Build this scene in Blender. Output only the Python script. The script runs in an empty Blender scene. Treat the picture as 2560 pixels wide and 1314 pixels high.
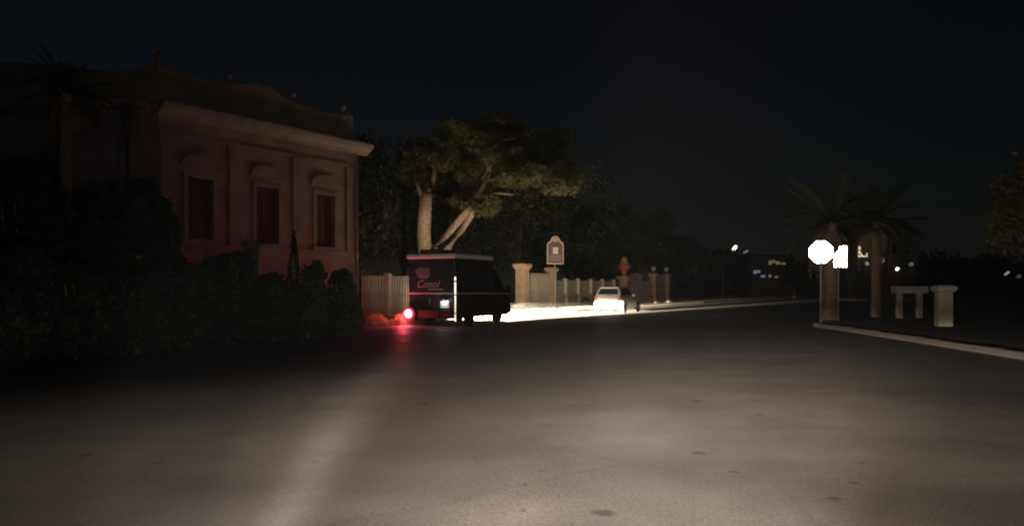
import bpy, math, random
import numpy as np
from mathutils import Vector, Matrix
R = math.radians
random.seed(7)
rng = np.random.default_rng(11)

sc = bpy.context.scene
C = sc.collection

# ---------------------------------------------------------------- camera
F, HX, HY, CAMZ = 1900.0, 1280.0, 720.0, 1.4        # focal length and horizon in photo pixels
cam = bpy.data.cameras.new('camera')
cam.sensor_width = 36.0
cam.lens = 36.0 * F / 2560.0
cam.shift_y = (HY - 657.0) / 2560.0
cam.clip_end = 3000.0
cam.clip_start = 0.05
cam_o = bpy.data.objects.new('camera', cam)
cam_o.location = (0, 0, CAMZ)
cam_o.rotation_euler = (R(90), 0, 0)
C.objects.link(cam_o)
sc.camera = cam_o

# ---------------------------------------------------------------- night sky
world = bpy.data.worlds.new('World')
sc.world = world
world.use_nodes = True
wn = world.node_tree
for n in list(wn.nodes):
    wn.nodes.remove(n)
sky = wn.nodes.new('ShaderNodeTexSky')
sky.sky_type = 'NISHITA'
sky.sun_disc = False
sky.sun_elevation = R(35)
sky.sun_rotation = R(150)
sky.air_density = 1.2
sky.dust_density = 0.0
sky.ozone_density = 2.6
bg = wn.nodes.new('ShaderNodeBackground')
bg.inputs['Strength'].default_value = 0.00085
wo = wn.nodes.new('ShaderNodeOutputWorld')
hs_ = wn.nodes.new('ShaderNodeHueSaturation')
hs_.inputs['Saturation'].default_value = 0.85
wn.links.new(sky.outputs[0], hs_.inputs['Color'])
wn.links.new(hs_.outputs[0], bg.inputs[0])
wn.links.new(bg.outputs[0], wo.inputs[0])

# ---------------------------------------------------------------- render look
sc.view_settings.view_transform = 'Standard'
sc.view_settings.look = 'None'
sc.view_settings.exposure = 0.0
sc.view_settings.gamma = 1.0
sc.view_settings.use_curve_mapping = False
sc.cycles.use_denoising = True
sc.cycles.max_bounces = 4
sc.cycles.diffuse_bounces = 2
sc.cycles.glossy_bounces = 2
sc.cycles.sample_clamp_indirect = 2.0
sc.cycles.pixel_filter_type = 'BLACKMAN_HARRIS'
sc.cycles.filter_width = 2.0


# ---------------------------------------------------------------- lamps with a beam pattern
def link_chain(nt, op, a, b=None, c=None):
    n = nt.nodes.new('ShaderNodeMath')
    n.operation = op
    for i, v in enumerate((a, b, c)):
        if v is None:
            continue
        if isinstance(v, (int, float)):
            n.inputs[i].default_value = v
        else:
            nt.links.new(v, n.inputs[i])
    return n.outputs[0]


def ramp(nt, x, lo, hi, pts):
    """piecewise curve of x between lo and hi through pts [(x, y)], y scaled to 0..1"""
    mr = nt.nodes.new('ShaderNodeMapRange')
    nt.links.new(x, mr.inputs['Value'])
    mr.inputs['From Min'].default_value = lo
    mr.inputs['From Max'].default_value = hi
    cr = nt.nodes.new('ShaderNodeValToRGB')
    nt.links.new(mr.outputs[0], cr.inputs[0])
    el = cr.color_ramp.elements
    while len(el) < len(pts):
        el.new(0.5)
    for e, (px, py) in zip(sorted(el, key=lambda e: e.position), pts):
        pass
    for i, (px, py) in enumerate(pts):
        el[i].position = (px - lo) / (hi - lo)
        el[i].color = (py, py, py, 1)
    cr.color_ramp.interpolation = 'LINEAR'
    return cr.outputs[0]


def beam(name, loc, yaw, color, power, el_pts, az_pts, radius=0.06, cone=170, dip=None):
    """head lamp at loc, pointed yaw degrees right of +Y; el = tangent of elevation, az = degrees"""
    l = bpy.data.lights.new(name, 'SPOT')
    l.energy = power
    l.color = color
    l.spot_size = R(cone)
    l.spot_blend = 0.15
    l.shadow_soft_size = radius
    l.use_nodes = True
    nt = l.node_tree
    em = [n for n in nt.nodes if n.type == 'EMISSION'][0]
    tc = nt.nodes.new('ShaderNodeTexCoord')
    sx = nt.nodes.new('ShaderNodeSeparateXYZ')
    nt.links.new(tc.outputs['Normal'], sx.inputs[0])
    x, y, z = sx.outputs[0], sx.outputs[1], sx.outputs[2]
    fwd = link_chain(nt, 'ABSOLUTE', z)
    hyp = link_chain(nt, 'SQRT', link_chain(nt, 'ADD', link_chain(nt, 'MULTIPLY', x, x), link_chain(nt, 'MULTIPLY', z, z)))
    el = link_chain(nt, 'DIVIDE', y, hyp)
    el = link_chain(nt, 'MULTIPLY', el, BEAM_SIGN)
    az = link_chain(nt, 'MULTIPLY', link_chain(nt, 'ARCTAN2', x, fwd), 57.2958 * BEAM_SIGN)
    if dip:                                   # cut-off dips towards the side
        el = link_chain(nt, 'ADD', el, ramp(nt, az, dip[0][0], dip[-1][0], dip))
    e = ramp(nt, el, el_pts[0][0], el_pts[-1][0], el_pts)
    a = ramp(nt, az, az_pts[0][0], az_pts[-1][0], az_pts)
    s = link_chain(nt, 'MULTIPLY', e, a)
    nt.links.new(s, em.inputs['Strength'])
    o = bpy.data.objects.new(name, l)
    o.location = loc
    o.rotation_euler = (R(90), 0, R(-yaw))
    C.objects.link(o)
    return o


BEAM_SIGN = 1.0
WARM = (1.0, 0.855, 0.70)
OWN_EL = [(-0.60, 0.03), (-0.26, 0.053), (-0.14, 0.17), (-0.08, 0.50), (-0.05, 0.60), (-0.036, 0.62), (-0.025, 0.42), (-0.012, 0.10),
          (0.0, 0.042), (0.06, 0.14), (0.12, 0.065), (0.25, 0.062), (0.5, 0.025)]
OWN_AZ_L = [(-75, 0.02), (-45, 0.065), (-31, 0.115), (-24.5, 0.29), (-20.2, 0.72), (-16.2, 0.42), (-13, 0.38), (-5.5, 0.62), (3, 0.97), (8, 1.0),
            (18, 0.42), (30, 0.20), (50, 0.06), (75, 0.02)]
OWN_AZ_R = [(-75, 0.02), (-45, 0.05), (-25, 0.12), (-12, 0.32), (-2, 0.9), (5, 1.0), (12, 0.84), (19.5, 0.36), (25, 0.27), (40, 0.18), (75, 0.03)]
OWN_DIP = [(-75, 0.05), (-34, 0.045), (-22, 0.038), (-16, 0.004), (60, 0.0)]
OWN_P = 42000.0
# the viewer's own car: its two head lamps, just below and ahead of the frame
beam('head_lamp_beam', (-1.08, 1.9, 0.66), 14, WARM, OWN_P, OWN_EL, OWN_AZ_L, dip=OWN_DIP)
beam('head_lamp_beam', (0.20, 1.6, 0.66), 14, WARM, OWN_P, OWN_EL, OWN_AZ_R, dip=OWN_DIP)


# ================================================================ helpers
def P(px, py, Y):
    return Vector(((px - HX) / F * Y, Y, CAMZ - (py - HY) / F * Y))


def G(px, py, z=0.0):
    Y = (CAMZ - z) * F / (py - HY)
    return Vector(((px - HX) / F * Y, Y, z))


MATS = {}


def mat(name, col, rough=0.7, var=0.25, scale=6.0, metal=0.0, bump=0.0, spec=0.5, emit=None, estr=0.0, detail=5, bscale=None):
    if name in MATS:
        return MATS[name]
    m = bpy.data.materials.new(name)
    m.use_nodes = True
    nt = m.node_tree
    b = nt.nodes['Principled BSDF']
    b.inputs['Roughness'].default_value = rough
    b.inputs['Metallic'].default_value = metal
    b.inputs['Specular IOR Level'].default_value = spec
    b.inputs['Base Color'].default_value = (*col, 1)
    if var > 0 or bump > 0:
        tc = nt.nodes.new('ShaderNodeTexCoord')
        nz = nt.nodes.new('ShaderNodeTexNoise')
        nz.inputs['Scale'].default_value = scale
        nz.inputs['Detail'].default_value = detail
        nt.links.new(tc.outputs['Object'], nz.inputs['Vector'])
        if var > 0:
            mx = nt.nodes.new('ShaderNodeMix')
            mx.data_type = 'RGBA'
            mx.inputs[6].default_value = (*[c * (1 - var) for c in col], 1)
            mx.inputs[7].default_value = (*[min(1, c * (1 + var)) for c in col], 1)
            cr = nt.nodes.new('ShaderNodeMapRange')
            cr.inputs['From Min'].default_value = 0.3
            cr.inputs['From Max'].default_value = 0.7
            nt.links.new(nz.outputs['Fac'], cr.inputs['Value'])
            nt.links.new(cr.outputs[0], mx.inputs[0])
            nt.links.new(mx.outputs[2], b.inputs['Base Color'])
        if bump > 0:
            n2 = nt.nodes.new('ShaderNodeTexNoise')
            n2.inputs['Scale'].default_value = bscale or scale * 3
            n2.inputs['Detail'].default_value = 6
            nt.links.new(tc.outputs['Object'], n2.inputs['Vector'])
            bp = nt.nodes.new('ShaderNodeBump')
            bp.inputs['Strength'].default_value = bump
            bp.inputs['Distance'].default_value = 0.03
            nt.links.new(n2.outputs['Fac'], bp.inputs['Height'])
            nt.links.new(bp.outputs[0], b.inputs['Normal'])
    if emit:
        b.inputs['Emission Color'].default_value = (*emit, 1)
        b.inputs['Emission Strength'].default_value = estr
    MATS[name] = m
    return m


class MB:
    def __init__(self):
        self.v, self.f, self.sm = [], [], []

    def add(self, vs, fs, smooth=False, M=None):
        o = len(self.v)
        for v in vs:
            v = Vector(v)
            if M is not None:
                v = M @ v
            self.v.append(tuple(v))
        for f in fs:
            self.f.append(tuple(i + o for i in f))
            self.sm.append(smooth)
        return self

    def box(self, x0, x1, y0, y1, z0, z1, M=None):
        vs = [(x0, y0, z0), (x1, y0, z0), (x1, y1, z0), (x0, y1, z0), (x0, y0, z1), (x1, y0, z1), (x1, y1, z1), (x0, y1, z1)]
        fs = [(0, 3, 2, 1), (4, 5, 6, 7), (0, 1, 5, 4), (1, 2, 6, 5), (2, 3, 7, 6), (3, 0, 4, 7)]
        return self.add(vs, fs, False, M)

    def tube(self, pts, rad, n=8, caps=True, smooth=True):
        pts = [Vector(p) for p in pts]
        if isinstance(rad, (int, float)):
            rad = [rad] * len(pts)
        vs, fs = [], []
        for i, p in enumerate(pts):
            d = (pts[min(i + 1, len(pts) - 1)] - pts[max(i - 1, 0)]).normalized()
            a = Vector((0, 0, 1)) if abs(d.z) < 0.9 else Vector((1, 0, 0))
            u = d.cross(a).normalized()
            w = d.cross(u).normalized()
            for k in range(n):
                t = 2 * math.pi * k / n
                vs.append(p + u * (rad[i] * math.cos(t)) + w * (rad[i] * math.sin(t)))
        for i in range(len(pts) - 1):
            for k in range(n):
                a, b = i * n + k, i * n + (k + 1) % n
                fs.append((a, b, b + n, a + n))
        self.add(vs, fs, smooth)
        if caps:
            o = len(self.v) - len(vs)
            self.f.append(tuple(o + k for k in range(n)))
            self.f.append(tuple(o + (len(pts) - 1) * n + k for k in reversed(range(n))))
            self.sm += [False, False]
        return self

    def lathe(self, prof, n=16, M=None, smooth=True):
        vs, fs = [], []
        for r, z in prof:
            for k in range(n):
                t = 2 * math.pi * k / n
                vs.append((r * math.cos(t), r * math.sin(t), z))
        for i in range(len(prof) - 1):
            for k in range(n):
                a, b = i * n + k, i * n + (k + 1) % n
                fs.append((a, b, b + n, a + n))
        fs.append(tuple(reversed(range(n))))
        fs.append(tuple((len(prof) - 1) * n + k for k in range(n)))
        return self.add(vs, fs, smooth, M)

    def prism(self, poly, d0, d1, plane='xz', M=None, smooth=False):
        """extrude polygon along the missing axis"""
        def mk(a, b, d):
            return {'xz': (a, d, b), 'xy': (a, b, d), 'yz': (d, a, b)}[plane]
        n = len(poly)
        vs = [mk(a, b, d0) for a, b in poly] + [mk(a, b, d1) for a, b in poly]
        fs = [tuple(range(n)), tuple(reversed(range(n, 2 * n)))]
        self.add(vs, fs, False, M)
        o = len(self.v) - 2 * n
        for i in range(n):
            j = (i + 1) % n
            self.f.append((o + i, o + n + i, o + n + j, o + j))
            self.sm.append(smooth)
        return self

    def mesh(self, name):
        me = bpy.data.meshes.new(name)
        me.from_pydata(self.v, [], self.f)
        me.polygons.foreach_set('use_smooth', self.sm)
        me.update()
        import bmesh
        bm = bmesh.new()
        bm.from_mesh(me)
        bmesh.ops.recalc_face_normals(bm, faces=bm.faces)
        bm.to_mesh(me)
        bm.free()
        return me

    def build(self, name, m, parent=None, bevel=0.0):
        me = self.mesh(name)
        me.materials.append(m)
        o = bpy.data.objects.new(name, me)
        C.objects.link(o)
        if parent:
            o.parent = parent
        if bevel:
            b = o.modifiers.new('bevel', 'BEVEL')
            b.width = bevel
            b.segments = 2
            b.limit_method = 'ANGLE'
        return o


def tag(o, label=None, cat=None, group=None, kind=None):
    if label:
        o['label'] = label
    if cat:
        o['category'] = cat
    if group:
        o['group'] = group
    if kind:
        o['kind'] = kind
    return o


def empty(name, loc, rz, label, cat, group=None):
    o = bpy.data.objects.new(name, None)
    o.empty_display_size = 0.3
    o.location = loc
    o.rotation_euler = (0, 0, rz)
    C.objects.link(o)
    return tag(o, label, cat, group)


def link_mesh(name, me, parent, loc=(0, 0, 0), rz=0.0, scale=None):
    o = bpy.data.objects.new(name, me)
    C.objects.link(o)
    o.parent = parent
    o.location = loc
    o.rotation_euler = (0, 0, rz)
    if scale:
        o.scale = scale
    return o


def text_mesh(name, s, size, m, parent, M, shear=0.0, depth=0.004, align='CENTER'):
    cu = bpy.data.curves.new(name, 'FONT')
    cu.body = s
    cu.size = size
    cu.extrude = depth
    cu.shear = shear
    cu.align_x = align
    cu.align_y = 'CENTER'
    t = bpy.data.objects.new(name, cu)
    C.objects.link(t)
    dg = bpy.context.evaluated_depsgraph_get()
    me = bpy.data.meshes.new_from_object(t.evaluated_get(dg))
    bpy.data.objects.remove(t)
    me.materials.clear()
    me.materials.append(m)
    me.transform(M)
    o = bpy.data.objects.new(name, me)
    C.objects.link(o)
    o.parent = parent
    return o


def leaves(name, blobs, n, size, m, parent=None, aspect=0.5, flat=0.0, shell=0.45, droop=0.0):
    """leaf-sized quads spread through ellipsoid blobs [(centre, (rx,ry,rz))]"""
    vol = np.array([b[1][0] * b[1][1] * b[1][2] for b in blobs]) ** 0.75
    cnt = np.maximum(8, (n * vol / vol.sum())).astype(int)
    cs, rs = [], []
    for (c, r), k in zip(blobs, cnt):
        d = rng.normal(size=(k, 3))
        d /= np.linalg.norm(d, axis=1)[:, None]
        rad = shell + (1 - shell) * rng.random((k, 1)) ** 0.6
        lump = 1 + 0.22 * np.sin(d[:, :1] * 5 + c[0]) * np.cos(d[:, 1:2] * 4 + c[1] * 2) + 0.16 * rng.normal(size=(k, 1)) * 0.6
        cs.append(np.array(c)[None] + d * rad * lump * np.array(r)[None])
    cs = np.concatenate(cs)
    k = len(cs)
    a = rng.normal(size=(k, 3))
    a[:, 2] -= droop
    a /= np.linalg.norm(a, axis=1)[:, None]
    b = rng.normal(size=(k, 3))
    b[:, 2] *= (1 - flat)
    b -= a * (a * b).sum(1)[:, None]
    b /= np.linalg.norm(b, axis=1)[:, None] + 1e-9
    s = size * (0.6 + 0.8 * rng.random((k, 1)))
    p0 = cs - a * s * 0.5
    p1 = cs + b * s * aspect * 0.5
    p2 = cs + a * s * 0.5
    p3 = cs - b * s * aspect * 0.5
    v = np.stack([p0, p1, p2, p3], 1).reshape(-1, 3)
    f = np.arange(4 * k).reshape(-1, 4)
    me = bpy.data.meshes.new(name)
    me.from_pydata(v.tolist(), [], f.tolist())
    me.materials.append(m)
    o = bpy.data.objects.new(name, me)
    C.objects.link(o)
    if parent:
        o.parent = parent
    return o


# ================================================================ materials
def asphalt():
    m = bpy.data.materials.new('worn asphalt')
    m.use_nodes = True
    nt = m.node_tree
    b = nt.nodes['Principled BSDF']
    tc = nt.nodes.new('ShaderNodeTexCoord')

    def noise(scale, detail=4, dist=0.0):
        n = nt.nodes.new('ShaderNodeTexNoise')
        n.inputs['Scale'].default_value = scale
        n.inputs['Detail'].default_value = detail
        n.inputs['Distortion'].default_value = dist
        nt.links.new(tc.outputs['Object'], n.inputs['Vector'])
        return n.outputs['Fac']

    def maprange(v, a, c, lo, hi):
        n = nt.nodes.new('ShaderNodeMapRange')
        nt.links.new(v, n.inputs['Value'])
        for k, q in zip(('From Min', 'From Max', 'To Min', 'To Max'), (a, c, lo, hi)):
            n.inputs[k].default_value = q
        return n.outputs[0]
    big = maprange(noise(0.35, 3, 0.4), 0.3, 0.7, 0.80, 1.14)
    mid = maprange(noise(1.7, 5, 0.6), 0.3, 0.7, 0.88, 1.10)
    fine = link_chain(nt, 'MULTIPLY', maprange(noise(34, 4), 0.3, 0.7, 0.74, 1.26), maprange(noise(110, 3), 0.3, 0.7, 0.75, 1.25))
    # stretched patch bands left by resurfacing
    sc_ = nt.nodes.new('ShaderNodeMapping')
    sc_.inputs['Scale'].default_value = (0.05, 0.42, 1)
    sc_.inputs['Rotation'].default_value = (0, 0, R(8))
    nt.links.new(tc.outputs['Object'], sc_.inputs[0])
    bn = nt.nodes.new('ShaderNodeTexNoise')
    bn.inputs['Scale'].default_value = 2.0
    bn.inputs['Detail'].default_value = 3
    nt.links.new(sc_.outputs[0], bn.inputs['Vector'])
    band = maprange(bn.outputs['Fac'], 0.35, 0.65, 0.90, 1.06)
    # oil spots and pot holes with shapes of their own
    vo = nt.nodes.new('ShaderNodeTexVoronoi')
    vo.inputs['Scale'].default_value = 1.35
    wob = nt.nodes.new('ShaderNodeMix')
    wob.data_type = 'VECTOR'
    wn_ = nt.nodes.new('ShaderNodeTexNoise')
    wn_.inputs['Scale'].default_value = 6
    nt.links.new(tc.outputs['Object'], wn_.inputs['Vector'])
    wob.inputs[0].default_value = 0.10
    nt.links.new(tc.outputs['Object'], wob.inputs[4])
    nt.links.new(wn_.outputs['Color'], wob.inputs[5])
    nt.links.new(wob.outputs[1], vo.inputs['Vector'])
    sepc = nt.nodes.new('ShaderNodeSeparateColor')
    nt.links.new(vo.outputs['Color'], sepc.inputs[0])
    rad = maprange(sepc.outputs[0], 0.25, 1.0, 0.0, 0.095)
    spot = link_chain(nt, 'SUBTRACT', vo.outputs['Distance'], rad)
    spot = maprange(spot, 0.0, 0.05, 0.45, 1.0)
    v3 = nt.nodes.new('ShaderNodeTexVoronoi')
    v3.inputs['Scale'].default_value = 3.4
    nt.links.new(wob.outputs[1], v3.inputs['Vector'])
    sp3 = nt.nodes.new('ShaderNodeSeparateColor')
    nt.links.new(v3.outputs['Color'], sp3.inputs[0])
    rad3 = maprange(sp3.outputs[1], 0.70, 1.0, 0.0, 0.14)
    small = maprange(link_chain(nt, 'SUBTRACT', v3.outputs['Distance'], rad3), 0.0, 0.06, 0.55, 1.0)
    spot = link_chain(nt, 'MULTIPLY', spot, small)
    # hairline cracks
    vc = nt.nodes.new('ShaderNodeTexVoronoi')
    vc.feature = 'DISTANCE_TO_EDGE'
    vc.inputs['Scale'].default_value = 0.16
    w2 = nt.nodes.new('ShaderNodeMix')
    w2.data_type = 'VECTOR'
    w2.inputs[0].default_value = 0.25
    nt.links.new(tc.outputs['Object'], w2.inputs[4])
    wn2 = nt.nodes.new('ShaderNodeTexNoise')
    wn2.inputs['Scale'].default_value = 1.2
    wn2.inputs['Detail'].default_value = 6
    nt.links.new(tc.outputs['Object'], wn2.inputs['Vector'])
    nt.links.new(wn2.outputs['Color'], w2.inputs[5])
    nt.links.new(w2.outputs[1], vc.inputs['Vector'])
    crack = maprange(vc.outputs['Distance'], 0.001, 0.006, 0.90, 1.0)
    t = link_chain(nt, 'MULTIPLY', big, mid)
    t = link_chain(nt, 'MULTIPLY', t, fine)
    t = link_chain(nt, 'MULTIPLY', t, band)
    t = link_chain(nt, 'MULTIPLY', t, spot)
    t = link_chain(nt, 'MULTIPLY', t, crack)
    mx = nt.nodes.new('ShaderNodeVectorMath')
    mx.operation = 'SCALE'
    mx.inputs[0].default_value = (0.126, 0.110, 0.100)
    nt.links.new(t, mx.inputs['Scale'])
    nt.links.new(mx.outputs[0], b.inputs['Base Color'])
    rgh = maprange(noise(0.8, 4), 0.3, 0.7, 0.47, 0.66)
    nt.links.new(rgh, b.inputs['Roughness'])
    b.inputs['Specular IOR Level'].default_value = 0.65
    bp = nt.nodes.new('ShaderNodeBump')
    bp.inputs['Strength'].default_value = 0.35
    bp.inputs['Distance'].default_value = 0.012
    nt.links.new(noise(60, 3), bp.inputs['Height'])
    nt.links.new(bp.outputs[0], b.inputs['Normal'])
    return m


M_ROAD = asphalt()
M_DIRT = mat('dry earth', (0.09, 0.075, 0.055), 0.95, 0.4, 1.2, bump=0.5, bscale=9)
M_PAVE = mat('worn pavement', (0.20, 0.175, 0.15), 0.9, 0.3, 1.5, bump=0.3, bscale=20)
M_KERB = mat('kerb stone', (0.15, 0.13, 0.112), 0.85, 0.25, 3.0, bump=0.4, bscale=18)
M_PLASTER = mat('pink plaster', (0.245, 0.210, 0.192), 0.92, 0.38, 0.7, bump=0.2, bscale=25)
M_TRIM = mat('stone trim', (0.225, 0.192, 0.172), 0.9, 0.2, 1.4, bump=0.2, bscale=14)
M_ATTIC = mat('weathered attic render', (0.25, 0.22, 0.17), 0.95, 0.3, 0.8, bump=0.3, bscale=12)
M_SHUTTER = mat('dark shutter', (0.10, 0.068, 0.06), 0.7, 0.2, 4)
M_ROOF = mat('roof felt', (0.08, 0.07, 0.06), 0.95, 0.2, 1)
M_CONC = mat('pale cast concrete', (0.41, 0.355, 0.30), 0.9, 0.28, 2.2, bump=0.35, bscale=20)
M_POST = mat('whitewashed post', (0.58, 0.52, 0.43), 0.85, 0.2, 3.0, bump=0.2)
M_BRICKY = mat('tan pillar stone', (0.37, 0.27, 0.19), 0.9, 0.25, 2.6, bump=0.35, bscale=16)
M_GATE = mat('pale painted iron', (0.46, 0.41, 0.34), 0.6, 0.25, 6, bump=0.1)
M_TERRA = mat('terracotta', (0.42, 0.14, 0.085), 0.85, 0.3, 6, bump=0.3)
M_BALL = mat('milky globe', (0.62, 0.60, 0.56), 0.5, 0.1, 5)
M_BARK = mat('pine bark', (0.36, 0.27, 0.195), 0.95, 0.4, 5, bump=0.9, bscale=9)
M_DARKBARK = mat('dark bark', (0.08, 0.06, 0.045), 0.95, 0.4, 5, bump=0.8, bscale=9)
M_PALMBARK = mat('palm bark', (0.17, 0.125, 0.095), 0.95, 0.4, 9, bump=0.9, bscale=14)
M_PINE = mat('pine needles', (0.080, 0.080, 0.034), 0.8, 0.35, 1.2, spec=0.2)
M_LEAF = mat('dark evergreen leaf', (0.030, 0.036, 0.020), 0.75, 0.4, 1.1, spec=0.2)
M_SHRUB = mat('garden shrub leaf', (0.026, 0.040, 0.028), 0.7, 0.4, 1.6, spec=0.25)
M_FROND = mat('palm frond', (0.05, 0.05, 0.028), 0.75, 0.35, 2, spec=0.25)
M_DEADFROND = mat('dry palm frond', (0.17, 0.125, 0.08), 0.9, 0.3, 2)
M_WEED = mat('dry weeds', (0.36, 0.27, 0.14), 0.9, 0.3, 3)
M_TRUCK = mat('black van paint', (0.030, 0.034, 0.042), 0.42, 0.12, 3, spec=0.45)
M_WHITE = mat('white lacquer', (0.82, 0.79, 0.76), 0.4, 0.06, 3)
M_TRIMLINE = mat('cream trim', (0.50, 0.42, 0.36), 0.5, 0.12, 5)
M_TYRE = mat('rubber', (0.018, 0.018, 0.019), 0.85, 0.2, 20)
M_RIM = mat('grey wheel rim', (0.30, 0.30, 0.31), 0.4, 0.1, 8, metal=0.6)
M_CHROME = mat('polished steel', (0.88, 0.87, 0.85), 0.30, 0.05, 8, metal=1.0)
M_GLASS = mat('dark window glass', (0.010, 0.012, 0.013), 0.08, 0.0, spec=0.6)
M_BLACK = mat('black plastic', (0.02, 0.02, 0.021), 0.6, 0.1, 9)
M_REDREF = mat('red reflector', (0.24, 0.05, 0.04), 0.35, 0.2, 30)
M_CREAM = mat('cream print', (0.50, 0.42, 0.36), 0.6, 0.25, 9)
M_PLATE = mat('number plate', (0.80, 0.80, 0.80), 0.45, 0.03, 9)
M_CARPAINT = mat('white car paint', (0.74, 0.72, 0.70), 0.45, 0.03, 2, spec=0.3)
M_TAILOFF = mat('unlit tail lamp', (0.16, 0.035, 0.03), 0.3, 0.0)
M_RETROW = mat('white reflective sheeting', (0.86, 0.86, 0.86), 0.20, 0.0, metal=1.0)
M_RETROR = mat('red reflective sheeting', (0.62, 0.13, 0.12), 0.20, 0.0, metal=1.0)
M_RETROB = mat('blue reflective sheeting', (0.05, 0.12, 0.38), 0.32, 0.0, metal=1.0)
M_ZINC = mat('galvanised pole', (0.26, 0.245, 0.225), 0.6, 0.2, 12, metal=0.2)
M_SIGNBACK = mat('maroon sign board', (0.07, 0.028, 0.035), 0.6, 0.2, 5)
M_SIGNFRAME = mat('beige sign frame', (0.46, 0.38, 0.31), 0.7, 0.15, 5)
M_SIGNDARK = mat('dark sign picture', (0.045, 0.05, 0.06), 0.6, 0.4, 8)
M_FAR = mat('far plaster', (0.20, 0.18, 0.16), 0.95, 0.2, 0.6)
M_LAMPPOST = mat('lamp post iron', (0.05, 0.05, 0.05), 0.6, 0.1, 6)


def glow(name, col, s):
    m = mat(name, (0.05, 0.05, 0.05), 0.5, 0.0, emit=col, estr=s)
    m.cycles.emission_sampling = 'NONE'
    return m


# ================================================================ the ground
def sheet(name, poly, z, m, kind='structure'):
    b = MB()
    b.add([(x, y, z) for x, y in poly], [tuple(range(len(poly)))])
    o = b.build(name, m)
    return tag(o, kind=kind)


sheet('ground', [(-300, -80), (300, -80), (300, 420), (-300, 420)], -0.03, M_DIRT)
sheet('road', [(-60, -60), (60, -60), (60, 28), (170, 260), (120, 285), (2.2, 46.4), (-6.0, 31.5), (-30, 25), (-60, 25)], 0.0, M_ROAD)

# a pavement with kerb stones along a polyline
kerb_mesh = None


def kerb_line(parent, pts, h=0.13, w=0.22, L=1.0):
    global kerb_mesh
    if kerb_mesh is None:
        b = MB()
        b.box(-0.49, 0.49, -0.5, 0.5, 0, 1)
        kerb_mesh = b.mesh('kerb_stone')
        kerb_mesh.materials.append(M_KERB)
    out = []
    for a, c in zip(pts[:-1], pts[1:]):
        a, c = Vector(a), Vector(c)
        d = c - a
        n = max(1, round(d.length / L))
        for i in range(n):
            p = a + d * ((i + 0.5) / n)
            o = link_mesh('kerb_stone', kerb_mesh, parent, (p.x, p.y, -0.02 + random.uniform(-0.006, 0.006)), math.atan2(d.y, d.x),
                          (d.length / n, w, h + 0.03))
            out.append(o)
    return out


def arc(c, r, a0, a1, n):
    return [(c[0] + r * math.cos(R(a0 + (a1 - a0) * i / n)), c[1] + r * math.sin(R(a0 + (a1 - a0) * i / n))) for i in range(n + 1)]


# pavement on the right corner, the STOP sign stands on it
u = Vector((math.sin(R(31)), math.cos(R(31))))
rk = [(9.15, 3.0), (9.75, 10.0), (10.13, 15.0), (10.62, 20.5), (10.98, 25.5)] + arc((12.6, 27.3), 1.55, 188, 150, 3)
e = rk[-1]
rk += [(e[0] + 0.9, e[1] + 1.2)] + [(e[0] + 0.9 + u.x * t, e[1] + 1.2 + u.y * t) for t in (8, 40, 150)]
pv = sheet('right_pavement', [(x + 0.1, y) for x, y in rk] + [(170, 150), (170, 3)], 0.11, M_PAVE)
kerb_line(pv, [(x, y) for x, y in rk[:-2]])

# pavement under the boundary fence; its frame runs along the fence
FO = Vector((0.47, 45.2))
FA = 60.0
fd = Vector((math.cos(R(FA)), math.sin(R(FA))))
fn = Vector((-math.sin(R(FA)), math.cos(R(FA))))


def fw(s, d, z=0.0):
    q = FO + fd * s + fn * d
    return Vector((q.x, q.y, z))


def s_of(px):
    r = (px - HX) / F
    return (r * FO.y - FO.x) / (fd.x - r * fd.y)


fk = [fw(-13.4, -2.7), fw(2.0, -2.7), fw(2.8, -1.9), fw(70, -1.8)]
fk2 = [(q.x, q.y) for q in fk]
fp = sheet('fence_pavement', fk2 + [(fw(70, 1.5).x, fw(70, 1.5).y), (fw(-13.4, 1.5).x, fw(-13.4, 1.5).y)], 0.11, M_PAVE)
kerb_line(fp, [fk2[0], fk2[1]])
kerb_line(fp, [fk2[1], fk2[2]], L=0.8)
kerb_line(fp, [fk2[2], tuple(fw(32, -1.86))[:2]], L=1.4)

# garden verge on the left under the hedge
vg = [(-9.2, 2), (-8.6, 12.0), (-7.6, 16.6), (-5.9, 21.5), (-5.0, 25.3), (-4.95, 27.2), (-5.6, 28.6), (-6.2, 31.5), (-6.3, 33.2)]
verge = sheet('verge', vg + [(-60, 33.2), (-60, 2)], 0.05, M_DIRT)

# row of pale pieces across the mouth of the street
b = MB()
for i in range(9):
    x0 = -4.85 + i * 0.375
    x1 = x0 + 0.33 + 0.045 * random.random()
    y0 = 26.55 + 0.012 * i
    b.add([(x0, y0, 0.004), (x1, y0, 0.004), (x1, y0 + 0.42, 0.004), (x0, y0 + 0.42, 0.004)], [(0, 1, 2, 3)])
tag(b.build('road_line', mat('pale road strip', (0.42, 0.39, 0.35), 0.8, 0.5, 3.0)), kind='structure')

# ================================================================ villa
VO = Vector((-6.75, 33.0, 0))
villa = empty('villa', VO, R(56), 'pink plaster villa with tall shuttered windows and finials along its roof', 'building')
WX = [(-2.28, -1.30), (-5.21, -4.19), (-8.05, -7.05)]
WZ0, WZ1, WTOP, XL = 3.1, 5.25, 7.35, -9.1
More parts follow.
